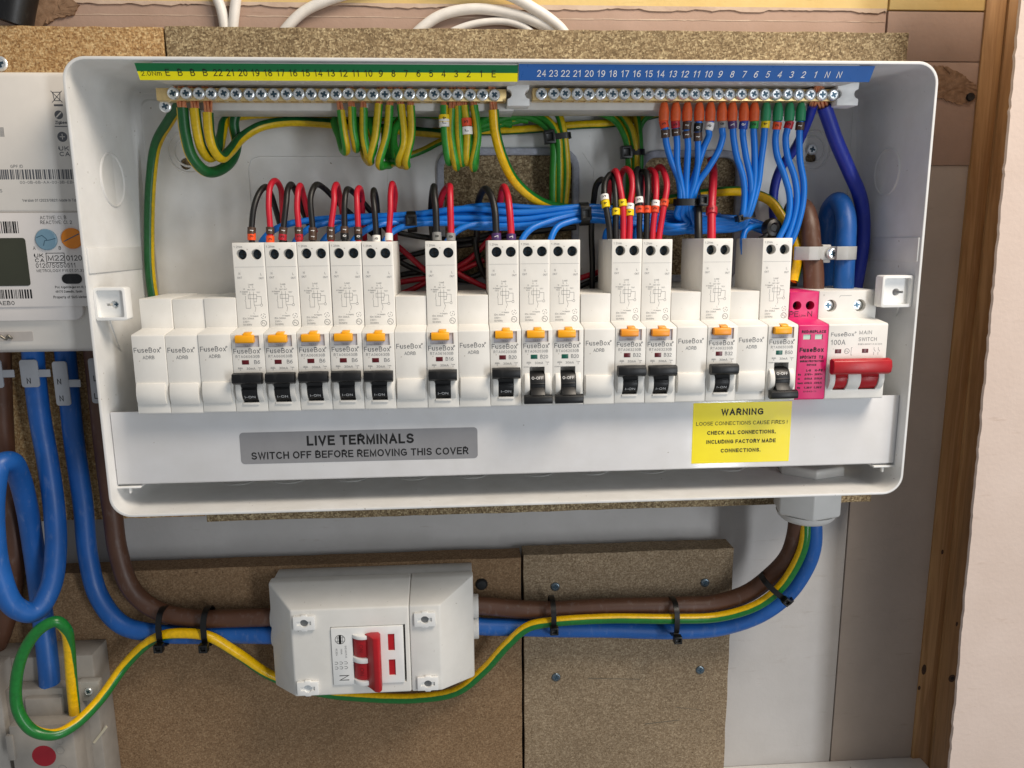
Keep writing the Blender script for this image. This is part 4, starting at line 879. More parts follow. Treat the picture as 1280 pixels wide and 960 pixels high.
# ================================================================== EARTH WIRES
EG = 'green and yellow earth wires'
def ew(label, pts, r=2.1, mat='gy', **k): return cable('earth_wire', label, 'wire', pts, r, M[mat], EG, **k)
ew('thick earth wire dropping in a dark green curve down the left wall', [(226, 128, 55), (212, 148, 60), (196, 180, 68), (189, 225, 72), (186, 290, 74), (189, 345, 74), (197, 400, 72)], 3.2, 'gy_dark', phase=-138)
ew('thick green-faced earth wire in the leftmost bar terminal, hanging lowest', [(228, 135, 34), (231, 165, 34), (240, 195, 36), (256, 213, 42), (275, 212, 52), (290, 198, 62), (296, 178, 66), (292, 152, 66), (300, 130, 66)], 3.2, 'gy_dark', phase=125, bare=15)
ew('thick yellow-faced earth wire in the second bar terminal, short loop', [(243.5, 136, 34), (246, 160, 34), (252, 184, 37), (261, 197, 44), (272, 190, 52), (277, 170, 60), (284, 150, 68), (310, 143, 70), (360, 142, 72), (420, 147, 74), (500, 145, 74)], 3.0, 'gy_dark', phase=[25, 25, 25, 10, -20, -35, -35, -35, -35], bare=15)
ew('thick yellow-faced earth wire in the third bar terminal, running off right', [(260, 141, 34), (262, 165, 34), (267, 186, 37), (276, 197, 42), (287, 189, 50), (302, 172, 58), (325, 158, 64), (360, 152, 68), (410, 154, 70), (470, 160, 72), (560, 168, 72)], 3.0, 'gy_dark', phase=[25, 25, 25, 10, -10, -18, -18, -18, -18, -18], bare=17)
# hanging loops, middle group
mid = [(426, 138, [(430, 165), (433, 189)], (424, 172), (419, 150), -80, 'first'), (440, 134, [(441, 162), (445, 186)], (449, 172), (444, 150), 80, 'second'),
       (454.5, 135, [(455, 172), (460, 198)], (468, 182), (462, 150), 75, 'third'), (473.5, 130, [(469, 172), (463, 202)], (455, 188), (458, 152), 35, 'fourth'),
       (487, 132, [(484, 165), (475, 208)], (489, 204), (495, 160), 60, 'fifth'), (501, 131, [(505, 178), (499, 204)], (487, 202), (483, 160), -50, 'sixth'), (513.5, 132, [(514, 168), (508, 207)], (499, 204), (492, 165), 40, 'seventh')]
for i, (x, y, dn, bk, up_, ph, od) in enumerate(mid):
    (m1, m2) = dn
    ew(f'looped earth wire, {od} from left in the hanging group of seven', [(x, y, 33), (m1[0], m1[1], 33), (m2[0]-.3, m2[1]-6, 35), (m2[0], m2[1], 39), (bk[0]*.4+m2[0]*.6, m2[1]-1, 44), (bk[0], bk[1], 52), (up_[0], up_[1], 62), (up_[0]+22, 141, 70), (up_[0]+80, 140+i*1.2, 72), (640, 142+i*2.2, 72)],
       2.4, 'gy', phase=ph, bare=11, twist=10)
grp2 = [(555, 132, [(557, 170), (561, 203)], -110, 'first', [(147, 4.4, 'yellow', '4'), (156.5, 4.4, 'white', 'L')]), (565, 136, [(564, 168), (570, 209)], 75, 'second', ()), (573, 133, [(574, 170), (577, 204)], 80, 'third', ()),
        (580.5, 132, [(584, 168), (584, 203)], 35, 'fourth', [(155, 4.6, 'redorange', '2'), (164.5, 4.4, 'white', 'L')]), (592.5, 132, [(597, 170), (592, 210)], 85, 'fifth', ())]
for i, (x, y, (m1, m2), ph, od, mk) in enumerate(grp2):
    ew(f'looped earth wire, {od} from left in the hanging group of five', [(x, y, 33), (m1[0], m1[1], 33), (m2[0]-.5, m2[1]-6, 35), (m2[0], m2[1], 39), (m2[0]+1, m2[1]-3, 45), (m2[0]+3, m2[1]-25, 53), (m2[0]+4, 158, 64), (m2[0]+22, 146, 70), (660, 142+i*2, 72)], 2.4, 'gy', phase=ph, markers=mk, bare=13)
ew('earth wire slanting up to the right behind the hanging loops', [(508, 196, 66), (530, 187, 68), (552, 177, 70), (600, 162, 72), (650, 150, 72)], 2.1, 'gy', phase=-70)
ew('earth wire crossing level behind the tied bundles', [(540, 165, 75), (600, 164, 76), (660, 162, 76), (720, 157, 76), (770, 153, 76), (820, 143, 76), (850, 135, 76)], 2.7, 'gy_dark', phase=-40)
for i, (pts, nm) in enumerate((([(600, 158, 70), (645, 144, 70), (672, 150, 70), (688, 166, 68), (693, 185, 68), (692, 220, 70), (691, 262, 72)], 'left'), ([(640, 138, 70), (668, 142, 69), (688, 154, 66), (697, 172, 65), (699.5, 200, 68), (699, 262, 72)], 'middle'), ([(690, 134, 68), (699, 145, 67), (704, 166, 65), (708, 190, 67), (708, 220, 70), (705, 262, 72)], 'right'))):
    ew(f'earth wire turning down through the left tied bundle, {nm} of three', pts, 2.55, 'gy', phase=(-120, -100, -70)[i])
for i, (pts, nm) in enumerate((([(700, 132, 70), (740, 138, 70), (768, 150, 69), (782, 172, 66), (786, 200, 68), (786, 250, 74)], 'leftmost'), ([(745, 132, 70), (772, 140, 68), (787, 158, 65), (794, 185, 64), (795, 215, 68), (794, 250, 74)], 'second'), ([(790, 130, 72), (797, 150, 70), (799, 185, 68), (800, 220, 70), (802, 250, 74)], 'third'), ([(850, 133, 74), (815, 142, 73), (802, 152, 72), (797, 172, 72), (793, 215, 74)], 'rightmost'))):
    ew(f'earth wire turning down through the right tied bundle, {nm} of four', pts, 2.5, 'gy', phase=(-100, -60, 90, 100)[i])
ew('bright yellow earth wire sweeping from the last terminal behind the blue bundle', [(617, 137, 34), (619, 165, 36), (627, 195, 40), (642, 223, 48), (664, 245, 56), (692, 258, 64), (740, 262, 70), (800, 256, 72), (860, 245, 70), (905, 239, 68), (935, 241, 66), (962, 252, 62), (980, 275, 56), (994, 303, 50), (997, 325, 46), (992, 352, 42)], 3.1, 'gy_bright', phase=[40, 40, 40, 30, 0, -20, -20], bare=13)

# ================================================================== NEUTRAL WIRES (blue)
NG = 'blue neutral wires from the neutral bar'
col_seq = [('leftmost', 830, 'orange', [(156, 4.6, 'redorange', '3'), (167, 4.6, 'brown', '1')], [(833, 178), (839, 200), (848, 224), (850, 250)]),
    ('second', 844.6, 'orange', [(156, 4.2, 'red', '2'), (165, 4.2, 'brown', '1')], [(846, 178), (847, 205), (851, 228), (854, 250)]),
    ('third', 859, 'orange', [(158, 4.6, 'brown', '1'), (168, 4.2, 'brown', '1')], [(859.5, 180), (859, 205), (858.5, 228), (858, 250)]),
    ('fourth', 874, 'orange', [(159, 5, 'black', '0'), (170.5, 5, 'brown', '1')], [(873, 182), (872, 205), (868, 228), (862, 250)]),
    ('fifth', 888, 'orange', [(157, 4.6, 'white', '9')], [(886, 168), (880, 185), (872, 206), (864, 232), (860, 250)]),
    ('sixth', 902.5, 'orange', [(156, 4.4, 'grey', '8')], [(904, 170), (899, 187), (886, 210), (873, 229), (866, 250)]),
    ('seventh', 915.5, 'orange', [(156.5, 4.6, 'purple', '7')], [(917, 170), (921, 195), (928, 222), (931, 245), (927, 270)]),
    ('eighth', 930, 'orange', [(157, 5, 'blue', '6')], [(929, 170), (932, 195), (938, 222), (939, 245), (930, 270)]),
    ('ninth', 943, 'orange', [(156.5, 4.6, 'green', '5')], [(943, 175), (943, 205), (942, 232), (934, 268)]),
    ('tenth', 957.5, 'green', [(155, 4.4, 'yellow', '4')], [(955, 175), (951, 205), (947, 232), (936, 268)]),
    ('eleventh', 972.5, 'green', [(158, 4.4, 'redorange', '3')], [(969, 172), (971, 192), (981, 220), (987, 248), (984, 275), (974, 298)]),
    ('twelfth', 987, 'green', [(157, 4.4, 'red', '2')], [(982.5, 172), (985, 195), (993, 222), (996, 248), (993, 272), (984, 298)]),
    ('last', 1001, 'green', [(157, 4.6, 'brown', '1')], [(999.5, 172), (1000, 200), (1005, 228), (1004, 252), (998, 278), (990, 300)])]
for od, x, slv, mk, tail in col_seq:
    xx = x-.6 if slv == 'orange' else x-.5
    pts = [(x, 139, 34), (xx+.5, 150, 34.5), (xx+(tail[0][0]-x)*.6, 163, 35)] + [(a, b, 36+10*i/len(tail)) for i, (a, b) in enumerate(tail)]
    lx, ly = tail[-1]
    if x < 910:
        k = int(round((x-830)/14.5)); pts += [(lx+(lx-858)*.5, 268, 49+k % 3), (lx+5, 278+k*1.6, 54-(k % 2)*4), (lx-14-k*2, 286+k*1.2-(k % 2)*5, 56-(k % 2)*6), (812, 270+k*3.4, 58), (770, 264+k*3.6, 58)]
    elif x < 960:
        k = int(round((x-915.5)/14)); pts += [(lx-9, 276+k*2.5, 52), (890, 275+k*4.5, 57), (850, 276+k*4, 62), (800, 272+k*4, 64)]
    else: pts += [(lx-10, 318, 46), (lx-14, 345, 46)]
    cable('neutral_wire', f'thin blue neutral wire with {slv} sleeve, {od} of thirteen along the bar', 'wire', pts, 1.95, M['wire_blue'], NG, markers=mk, sleeve=(M[slv+'_sleeve'], 10.5), n=12)
cable('neutral_link', 'dark navy cable leaving the bar and passing behind the blue wires', 'cable', [(1016, 132, 36), (1010, 150, 42), (994, 185, 56), (977, 208, 62), (968, 232, 66), (966, 262, 68), (971, 295, 66), (985, 330, 62)], 2.9, M['wire_navy'], 'navy neutral links', bare=13)
cable('neutral_link', 'thick navy cable curving from the bar end down behind the main switch', 'cable', [(1030, 133, 36), (1036, 150, 38), (1046, 178, 42), (1062, 213, 48), (1074, 245, 52), (1079, 275, 54), (1078, 310, 54), (1070, 360, 52), (1062, 400, 52)], 4.3, M['wire_navy'], 'navy neutral links', bare=13)
# level blue bundle behind the breaker wires
BG = 'blue wires tied in the level bundle'
starts = [(325, 'first', 268), (366, 'second', 273), (401, 'third', 277), (439, 'fourth', 281), (477, 'fifth', 285), (556, 'sixth', 287)]
for i, (x, od, yy) in enumerate(starts):
    Yb = 50+(i % 2)*3.5
    pts = [(x, 312, 40), (x+3, 302, 42), (x+14, 290, 44), (x+34, 281, 46), (x+75, 274+i*1.2, Yb)]
    if x+75 < 505: pts += [(515, 268+i*3.6, 50+(i % 2)*3)]
    pts += [(585, yy-4+(i == 0)*-3, Yb), (650, yy-3, Yb), (730, 258+i*3.4, 51+(i % 2)*3), (790, 262+i*3.5, 56), (850, 268+i*3, 62), (900, 270+i*3, 64)]
    cable('neutral_wire', f'blue wire of the level bundle, {od} to join it from the left', 'wire', pts, 1.95, M['wire_blue'], BG)
cable('neutral_wire', 'blue wire bowing over the top of the level bundle beside the red wire', 'wire', [(520, 276, 56), (552, 270, 55), (585, 260, 55), (620, 257, 55), (670, 260, 55), (730, 262, 56), (790, 266, 60)], 1.95, M['wire_blue'], BG)
cable('neutral_wire', 'blue wire rising from the left switched-off B20 breaker into the bundle', 'wire', [(651, 312, 38), (653, 299, 40), (663, 286, 43), (684, 277, 46), (710, 270, 49), (732, 267, 50), (790, 274, 56)], 1.95, M['wire_blue'], BG)
cable('neutral_wire', 'blue wire rising from the right switched-off B20 breaker into the bundle', 'wire', [(687, 312, 38), (689, 297, 40), (697, 284, 43), (712, 277, 46), (732, 274, 49), (790, 280, 56)], 1.95, M['wire_blue'], BG)
for i, (x, od) in enumerate(((757, 'left'), (795, 'middle'), (930, 'right'))):
    cable('neutral_wire', f'short blue wire dropping behind the breakers at right, {od} of three', 'wire', [(x, 318, 50), (x-1, 300, 52), (x+2, 288, 54), (x+14, 282, 58), (x+40, 281, 60)], 1.95, M['wire_blue'], BG)
for i in range(3):
    cable('neutral_wire', f'blue wire at right running level into the black tie knob, {("top", "middle", "bottom")[i]} of three', 'wire', [(860, 272+i*6, 64), (905, 272+i*6, 64), (935, 275+i*4, 62), (962, 284+i*4, 58), (985, 294+i*3, 52)], 1.95, M['wire_blue'], 'three blue wires running level at right')

# ================================================================== LIVE WIRES (red and black pairs)
LG = 'red and black breaker wires'
def lw(colr, label, pts, mk=(), r=1.75): cable('live_wire', label, 'wire', pts, r, M['wire_'+colr], LG, markers=mk)
def two(a, b, y0=288.5, y1=297.5, l=4.2): return [(y0, l, a[0], a[1]), (y1, l, b[0], b[1])]
brk = ['first B6', 'second B6', 'third B6', 'fourth B6', 'fifth B6']
W1 = [
 ('black', 0, [(315, 310, 30), (315, 285, 31), (318, 258, 33), (325, 239, 38), (332, 233, 44), (338, 243, 52), (345, 263, 58), (352, 290, 62), (360, 320, 66)], two(('brown', '1'), ('orange', '3'))),
 ('red', 0, [(338, 310, 30), (338, 285, 31), (335.5, 255, 33), (338, 233, 38), (344, 226, 44), (350.5, 235, 51), (352.5, 260, 57), (354, 290, 62), (356, 320, 66)], two(('brown', '1'), ('orange', '3'))),
 ('black', 1, [(352, 310, 30), (354, 285, 31), (357.5, 255, 33), (359.5, 237, 38), (364, 231, 44), (370, 241, 51), (378, 262, 58), (390, 290, 66)], two(('brown', '1'), ('red', '2'))),
 ('red', 1, [(374, 310, 30), (373, 285, 31), (371, 260, 33), (373, 239, 37), (376, 231.5, 43), (380, 243, 51), (385, 266, 57), (394, 290, 64)], two(('brown', '1'), ('red', '2'))),
 ('black', 2, [(391, 310, 30), (391, 285, 31), (388.5, 250, 33), (391, 236, 37), (397, 231, 43), (406, 237, 50), (424, 254, 58), (446, 274, 64), (470, 296, 68)], two(('brown', '1'), ('brown', '1'), 288, 297)),
 ('red', 2, [(414, 310, 30), (414, 285, 31), (417, 252, 33), (418, 237, 37), (420.5, 231, 43), (424.5, 242, 51), (427.5, 265, 57), (430, 295, 64)], two(('brown', '1'), ('brown', '1'), 288, 297)),
 ('black', 3, [(431, 310, 30), (431, 284, 31), (430.5, 255, 33), (432, 240, 37), (436, 236, 43), (446, 244, 50), (464, 265, 58), (488, 292, 66)], two(('brown', '1'), ('black', '0'), 287, 296)),
 ('red', 3, [(448.5, 310, 30), (448, 284, 31), (446.5, 255, 33), (446.5, 240, 37), (449, 235, 43), (452, 246, 51), (453.5, 270, 57), (456, 300, 64)], two(('brown', '1'), ('black', '0'), 287, 296)),
 ('black', 4, [(471, 310, 30), (470.5, 290, 31), (468.5, 262, 33), (466.5, 246, 37), (467.5, 238, 43), (470.5, 248, 51), (472, 270, 57), (474, 300, 64)], [(298, 4.4, 'white', '9')]),
 ('red', 4, [(486.5, 310, 30), (486.5, 290, 31), (488.5, 265, 33), (488, 243, 37), (490, 230, 43), (494.5, 243, 51), (492, 265, 57), (494, 300, 64)], [(295, 4.4, 'white', '')])]
for c, k, pts, mk in W1: lw(c, f'{c} wire arching up from the {brk[k]} breaker from the left', pts, mk)
lw('black', 'black wire arching up from the B16 breaker', [(547, 310, 30), (546.5, 290, 31), (544.5, 260, 33), (543, 242, 37), (543, 233, 43), (540.5, 243, 51), (539, 265, 58), (541, 300, 66)], [(295.5, 5, 'grey', '8')], 2.0)
lw('red', 'red wire arching up from the B16 breaker', [(563.5, 310, 30), (563.5, 290, 31), (562.5, 260, 33), (563, 240, 37), (562, 232, 43), (554, 241, 51), (548, 262, 58), (544, 290, 66)], [(297.5, 4.6, 'grey', '8')], 2.0)
lw('black', 'black wire arching left from the first B20 breaker', [(621, 312, 30), (620.5, 290, 31), (619, 262, 34), (614, 243, 39), (606.5, 236, 45), (600, 246, 53), (597, 262, 60), (596, 300, 68)], [(297, 4.4, 'purple', '7')], 2.1)
lw('red', 'red wire arching up from the first B20 breaker', [(639, 312, 30), (639, 290, 31), (637, 262, 34), (634, 243, 39), (629.5, 234, 45), (626, 245, 53), (624, 262, 60), (622, 300, 68)], [(297.5, 4.2, 'purple', '7')], 2.1)
lw('black', 'outermost black wire left of the yellow-marked wires', [(740, 380, 70), (740, 330, 68), (739, 285, 64), (742, 250, 60), (746, 231, 56), (752, 224, 52), (757, 232, 56), (760, 255, 62), (764, 290, 68)], (), 1.9)
B32 = [('black', 'white and yellow markers, leftmost at the paired B32 breakers', [(763, 312, 30), (761, 285, 31), (758, 258, 33), (755, 240, 36), (757, 226, 40), (763, 218, 45), (769, 223, 51), (771, 245, 58)], [(246, 3.6, 'white', '2'), (256.5, 4.4, 'yellow', '4')]),
 ('black', 'one yellow marker at the left B32 breaker', [(770.5, 312, 30), (769.5, 285, 31), (769.5, 262, 33), (769, 240, 37), (767, 225, 42), (762, 220, 48), (757, 230, 55), (754, 255, 62)], [(264, 4.2, 'yellow', '4')]),
 ('red', 'one yellow marker at the left B32 breaker', [(778.5, 312, 30), (778.5, 285, 31), (778, 258, 33), (775, 232, 37), (770, 214, 42), (764.5, 221, 50), (761, 240, 57), (760, 270, 64)], [(255.5, 4.2, 'yellow', '4')]),
 ('red', 'white and yellow markers at the left B32 breaker', [(785.5, 312, 30), (786.5, 285, 31), (788, 258, 33), (791, 232, 37), (788, 216, 42), (781.5, 211, 48), (776, 219, 55), (774, 245, 62)], [(257.5, 3.8, 'white', '1'), (267, 3.8, 'yellow', '4')]),
 ('black', 'white and red markers at the right B32 breaker', [(800, 312, 30), (799.5, 285, 31), (799, 258, 33), (797, 232, 37), (795, 216, 44), (797, 212, 50), (800, 225, 57), (801, 260, 64)], [(252, 3.8, 'white', '2'), (261.5, 4.2, 'redorange', '3')]),
 ('black', 'one red marker at the right B32 breaker', [(807.5, 312, 30), (808, 285, 31), (809, 258, 33), (809.5, 232, 37), (807, 216, 44), (802, 216, 51), (800, 232, 58), (799, 262, 64)], [(261, 4.4, 'redorange', '3')]),
 ('red', 'white and red markers at the right B32 breaker', [(815, 312, 30), (816, 285, 31), (818.5, 258, 33), (820.5, 235, 37), (818, 217, 44), (812, 212, 51), (806, 225, 58), (803, 260, 64)], [(254, 3.8, 'white', '1'), (263.5, 4.0, 'redorange', '3')]),
 ('red', 'one red marker, rightmost at the paired B32 breakers', [(822, 312, 30), (825, 285, 31), (829.5, 258, 33), (833.5, 232, 37), (831, 216, 43), (825, 209, 49), (819, 214, 55), (818, 240, 62)], [(253, 4.2, 'redorange', '3')])]
for c, ds, pts, mk in B32: lw(c, f'{c} wire with {ds}', pts, mk, 1.85)
lw('black', 'thick black wire at the lone B32 breaker behind the tie head', [(873.5, 314, 34), (873.5, 285, 38), (873, 260, 44), (870, 240, 52), (862, 232, 60), (850, 250, 68)], (), 2.5)
lw('red', 'thick red wire standing straight up from the lone B32 breaker', [(889.5, 314, 32), (889.5, 285, 36), (890, 255, 42), (891, 228, 50), (892, 210, 58), (889, 200, 66)], [(262, 4.4, 'red', '2')], 2.6)
# slack wires lying behind the breakers, seen through the gaps
SG = 'slack wires behind the breakers'
slack = [('red', 'slack red wire slanting down behind the gap left of the B16 breaker', [(488, 300, 68), (505, 315, 70), (535, 340, 71), (570, 360, 70)]),
 ('black', 'slack black wire, upper one rising behind the gap left of the B16 breaker', [(485, 325, 74), (510, 320, 74), (545, 312, 73), (590, 305, 70)]),
 ('black', 'slack black wire crossing down behind the gap left of the B16 breaker', [(490, 322, 72), (515, 335, 73), (545, 345, 73), (590, 352, 72)]),
 ('red', 'slack red wire lying low behind the gap left of the B16 breaker', [(490, 355, 74), (515, 350, 75), (560, 343, 74), (605, 325, 72)]),
 ('black', 'slack black wire lying lowest behind the gap left of the B16 breaker', [(495, 345, 77), (520, 340, 77), (560, 336, 77), (600, 315, 76)]),
 ('red', 'slack red wire, second low one behind the gap left of the B16 breaker', [(494, 370, 76), (515, 362, 76), (540, 350, 76), (570, 340, 75)]),
 ('red', 'slack red wire rising steeply behind the gap right of the B16 breaker', [(560, 340, 72), (585, 325, 71), (600, 312, 70), (615, 296, 68)]),
 ('red', 'slack red wire running down right behind the gap right of the B16 breaker', [(560, 335, 70), (580, 346, 70), (605, 358, 70), (640, 368, 70)]),
 ('black', 'slack black wire standing upright behind the gap right of the B16 breaker', [(594, 296, 66), (597, 320, 68), (604, 340, 70), (620, 362, 72)]),
 ('black', 'slack black wire sloping behind the gap right of the B16 breaker', [(560, 352, 76), (590, 346, 76), (612, 336, 76), (640, 322, 76)]),
 ('black', 'long slack black wire sagging under the blue bundle', [(485, 288, 66), (510, 293, 70), (540, 298, 72), (580, 300, 72), (620, 290, 72)]),
 ('black', 'second slack black wire under the bundle at right', [(570, 308, 74), (600, 300, 73), (630, 294, 72), (680, 288, 72), (720, 284, 72)]),
 ('red', 'slack red wire low in the gap right of the last B20 breaker', [(690, 362, 72), (725, 348, 73), (748, 340, 74), (790, 330, 74)]),
 ('black', 'slack black wire low in the gap right of the last B20 breaker', [(690, 372, 74), (725, 358, 75), (750, 348, 76), (790, 340, 76)])]
for c, lb, pts in slack: cable('slack_wire', lb, 'wire', pts, 1.8, M['wire_'+c], SG)

# ties inside the case
cable_tie('black tie on the level blue bundle left of the B16 breaker', at(515, 277, 51.5), (1, 0, .03), 5.4, 5.2, 5.6, (-.1, 0), (6.5, 6.8, 3.4))
cable_tie('black tie on the level blue bundle right of the last B20 breaker', at(730, 267.5, 52), (1, 0, .05), 6.2, 5.4, 5.6, (0, 0), (8, 6.6, 3.6))
cable_tie('black tie with square head on the left earth bundle', at(699, 171, 66), (.12, 0, -1), 6.6, 3.6, 3.6, (-1.05, 0), (7, 8.2, 4.8))
cable_tie('black tie with square head on the right earth bundle', at(793, 191, 67), (.05, 0, -1), 5.6, 4.2, 3.6, (-1.2, 0), (7, 7.6, 4.8))
cable_tie('black tie gathering six blue wires above the lone B32 breaker', at(859, 253, 45.5), (0, 0, -1), 7.6, 3.8, 4.2, (1.05, -1), (5.4, 6.6, 4.6))
cable_tie('black tie pinching four blue wires in the middle of the right half', at(931, 271, 47), (.25, 0, -1), 5.4, 3.6, 3.4, (-.9, 0), (3.5, 4.2, 3))
kq = at(964, 286, 48); t = thing('cable_tie', 'black round tie knob left of the brown tail', 'cable tie', kq, 'cable ties')
G().lathe(kq+Vector((0, 4, 0)), (.15, -1, .1), [(4.5, 0), (6.2, 1.5), (6.4, 4.5), (5.2, 7), (3.2, 7.6), (2.2, 6.4)], 14).obj('head', M['tie'], t)
link_mesh('tail', tube_mesh(spline([kq, kq+Vector((-4, -2, -4)), kq+Vector((-9, 0, -7))]), 1.3, 8, origin(t), M['tie']), t)

# tails inside the case and their clamp
cable('supply_tail', 'thick brown tail arching over into the main switch', 'cable', [(1017, 372, 36), (1016, 340, 40), (1013.5, 305, 44), (1011, 280, 48), (1004, 261, 55), (995, 258, 63), (989, 275, 69), (987, 320, 71), (987, 380, 71)], 6.2, M['tail_brown'], 'tails inside the case', n=18)
cable('supply_tail', 'thick blue tail making a tight hook above the main switch', 'cable', [(1054, 372, 36), (1054, 340, 38), (1057, 305, 41), (1058, 277, 45), (1054, 258, 51), (1047, 252, 57), (1038, 261, 63), (1033, 285, 67), (1031, 330, 69), (1030, 380, 70)], 6.1, M['tail_blue'], 'tails inside the case', n=18)
cA, cB = at(1000, 317, 33), at(1074, 317, 33)
t = thing('cable_clamp', 'grey plastic clamp bar screwed across the brown and blue tails', 'clamp', ((cA.x+cB.x)/2, 33, cA.z-4))
xs = [cA.x, cA.x+3, cA.x+6, cA.x+12, cA.x+15, cA.x+21, cA.x+24, cB.x-15, cB.x-8, cB.x-3, cB.x]; ys = [40, 36, 33.5, 33.5, 36.5, 37.5, 35, 31.5, 31, 33, 36]
G().loft([[(x, y, cA.z-4.1), (x, y, cA.z+4.1), (x, y+1.8, cA.z+4.1), (x, y+1.8, cA.z-4.1)] for x, y in zip(xs, ys)]).obj('strap', M['clamp'], t, bevel=.3, ang=50)
q = at(1040, 317, 36); screw(t, (q.x, 36.4, q.z), 3.6, 2.4)
G().box(q.x-4.5, q.x+1, 39.5, 62, cA.z-6, cA.z+5.2).obj('clamp_base', M['carrier'], t, bevel=.6)

# ================================================================== GLAND AND OUTGOING TAILS
gx = (at(975, 625, 45).x+at(1050, 622, 45).x)/2; GYc = 50; zt_ = EZ0-.05
t = thing('cable_gland', 'white hexagonal cable gland under the right end of the case', 'cable gland', (gx, GYc, zt_-30))
hexa = lambda r, z, rot=.3: [(gx+r*math.cos(rot+math.pi/3*i), GYc+r*math.sin(rot+math.pi/3*i), z) for i in range(6)]
circ = lambda r, z, n=28: [(gx+r*math.cos(2*math.pi*i/n), GYc+r*math.sin(2*math.pi*i/n), z) for i in range(n)]
zg = at(1010, 652, 30).z
G().loft([hexa(21.5, zt_), hexa(22.5, zt_-1.5), hexa(22.5, zg+1.5), hexa(21, zg)]).obj('nut', M['gland'], t, bevel=1.2, seg=3)
G().loft([circ(19.5, zg-.02), circ(18.6, zg-2.5), circ(16, zg-5.2), circ(13.5, zg-6.2), circ(13.0, zg-4), circ(12.9, zg+3)]).obj('dome', M['gland'], t)
G().loft([hexa(23, EZ0+2.1), hexa(23, EZ0+7.5), hexa(21.5, EZ0+8.6)]).obj('lock_nut', M['gland'], t, bevel=.8)
TG = 'tails outside the case'
YT = 71
cable('supply_tail', 'thick brown tail running from the isolator up into the gland', 'cable', [(575, 755, 70), (605, 757, YT), (650, 762, YT), (690, 763, YT), (760, 759, YT), (840, 757.5, YT), (895, 754, YT-1), (935, 741, YT-4), (965, 720, 64), (985, 696, 58), (995, 672, 53), (998, 645, 50)], 6.3, M['tail_brown'], TG, n=20)
cable('supply_tail', 'thick blue tail running from the isolator up into the gland', 'cable', [(575, 780, 70), (605, 783, YT), (650, 784, YT), (690, 785, YT), (760, 787, YT), (840, 788, YT), (900, 784, YT-1), (950, 768, YT-4), (985, 742, 64), (1008, 708, 57), (1015, 680, 53), (1016, 645, 51)], 6.1, M['tail_blue'], TG, n=20)
cable('earth_cable', 'green and yellow earth cable looping from the grey cutout past the isolator to the gland', 'cable',
  [(95, 905, 49), (93, 880, 47), (90, 845, 43), (86, 806, 37), (82, 786, 33), (70, 777, 29), (50, 785, 26), (30, 814, 24), (19, 855, 23), (23, 890, 22), (42, 914, 22), (68, 918, 25), (95, 904, 34), (125, 873, 48), (155, 833, 62), (185, 803, 63), (206, 794, 62), (232, 791, 61.5), (262, 795, 62), (295, 815, 67), (340, 845, 76), (400, 864, 78), (460, 872, 78), (520, 873, 77), (570, 864, 75), (605, 838, 70), (635, 804, 64), (660, 784, 61.5), (688, 777, 60.5), (760, 773.5, 60.5), (840, 774, 60.5), (900, 771, 60), (945, 757, 57), (975, 735, 53), (997, 703, 48), (1006, 676, 45), (1007, 645, 46)],
  3.5, M['gy_bright'], None, phase=[0, 0, -10, -40, -80, -110, -140, -165, -178, -165, -135, -100, -75, -70, -68, -66, -55, -30, -28, -45, -72, -95, -105, -110, -105, -100, -98, -100, -102, -103, -103, -103, -103, -100, -98, -98, -98], n=18, per=8)
for px, py, ax, lb in ((690, 769, (1, 0, 0), 'black tie round three cables just right of the isolator'), (841, 770, (1, 0, 0), 'black tie round three cables at the right board edge')):
    cable_tie(lb, at(px, py, 66), ax, 12.5, 10.8, 3.6, (.35 if px < 800 else .85, 0), (5.4, 5.6, 5), group='ties on the tails')
cable_tie('black tie round three cables on the bend up to the gland', at(970, 735, 58), (.62, -.12, .75), 13.5, 10.5, 3.8, (.3, 0), (5, 5, 4.5), group='ties on the tails')

# left-hand tails
cable('supply_tail', 'thick blue tail from the meter coiling once into the grey cutout', 'cable', [(40, 425, 62), (44, 470, 66), (51, 525, 68), (60, 580, 68), (68, 640, 64), (70, 690, 56), (63, 736, 46), (42, 766, 36), (18, 757, 30), (0, 715, 28), (-8, 660, 28), (-8, 610, 29), (0, 582, 32), (13, 577, 38), (23, 595, 50), (33, 635, 62), (43, 690, 68), (51, 750, 67), (57, 800, 62), (62, 845, 58), (63, 880, 58)], 6.4, M['tail_blue'], TG, n=20, per=8)
cable('supply_tail', 'thick blue tail dropping from the meter and turning right to the isolator', 'cable', [(80, 425, 66), (86, 480, 70), (93, 545, 73), (103, 630, 75), (111, 695, 74), (125, 746, 72), (152, 780, 70), (195, 791, 70), (240, 793, 71), (290, 793, 71), (345, 793, 70), (365, 793, 70)], 6.2, M['tail_blue'], TG, n=20)
cable('supply_tail', 'thick brown tail dropping behind the case and turning right to the isolator', 'cable', [(116, 425, 66), (122, 480, 70), (130, 560, 74), (140, 640, 75), (148, 690, 74), (166, 737, 72), (197, 764, 71), (240, 773, 71), (290, 772, 71), (345, 770, 70), (365, 770, 70)], 6.2, M['tail_brown'], TG, n=20)
cable('supply_tail', 'thick brown tail at the far left edge behind the blue coil', 'cable', [(0, 425, 68), (2, 500, 74), (6, 580, 76), (15, 650, 77), (19, 700, 77), (14, 750, 77), (2, 790, 76), (-15, 830, 74)], 6.2, M['tail_brown'], TG, n=20)
for px, lb in ((206, 'black tie round the cables left of the isolator, farther one'), (261, 'black tie round the cables left of the isolator, nearer one')):
    cable_tie(lb, at(px, 782, 67), (1, 0, 0), 12.5, 10.2, 3.8, (.75, 0), (5.6, 5.8, 5), group='ties on the tails')
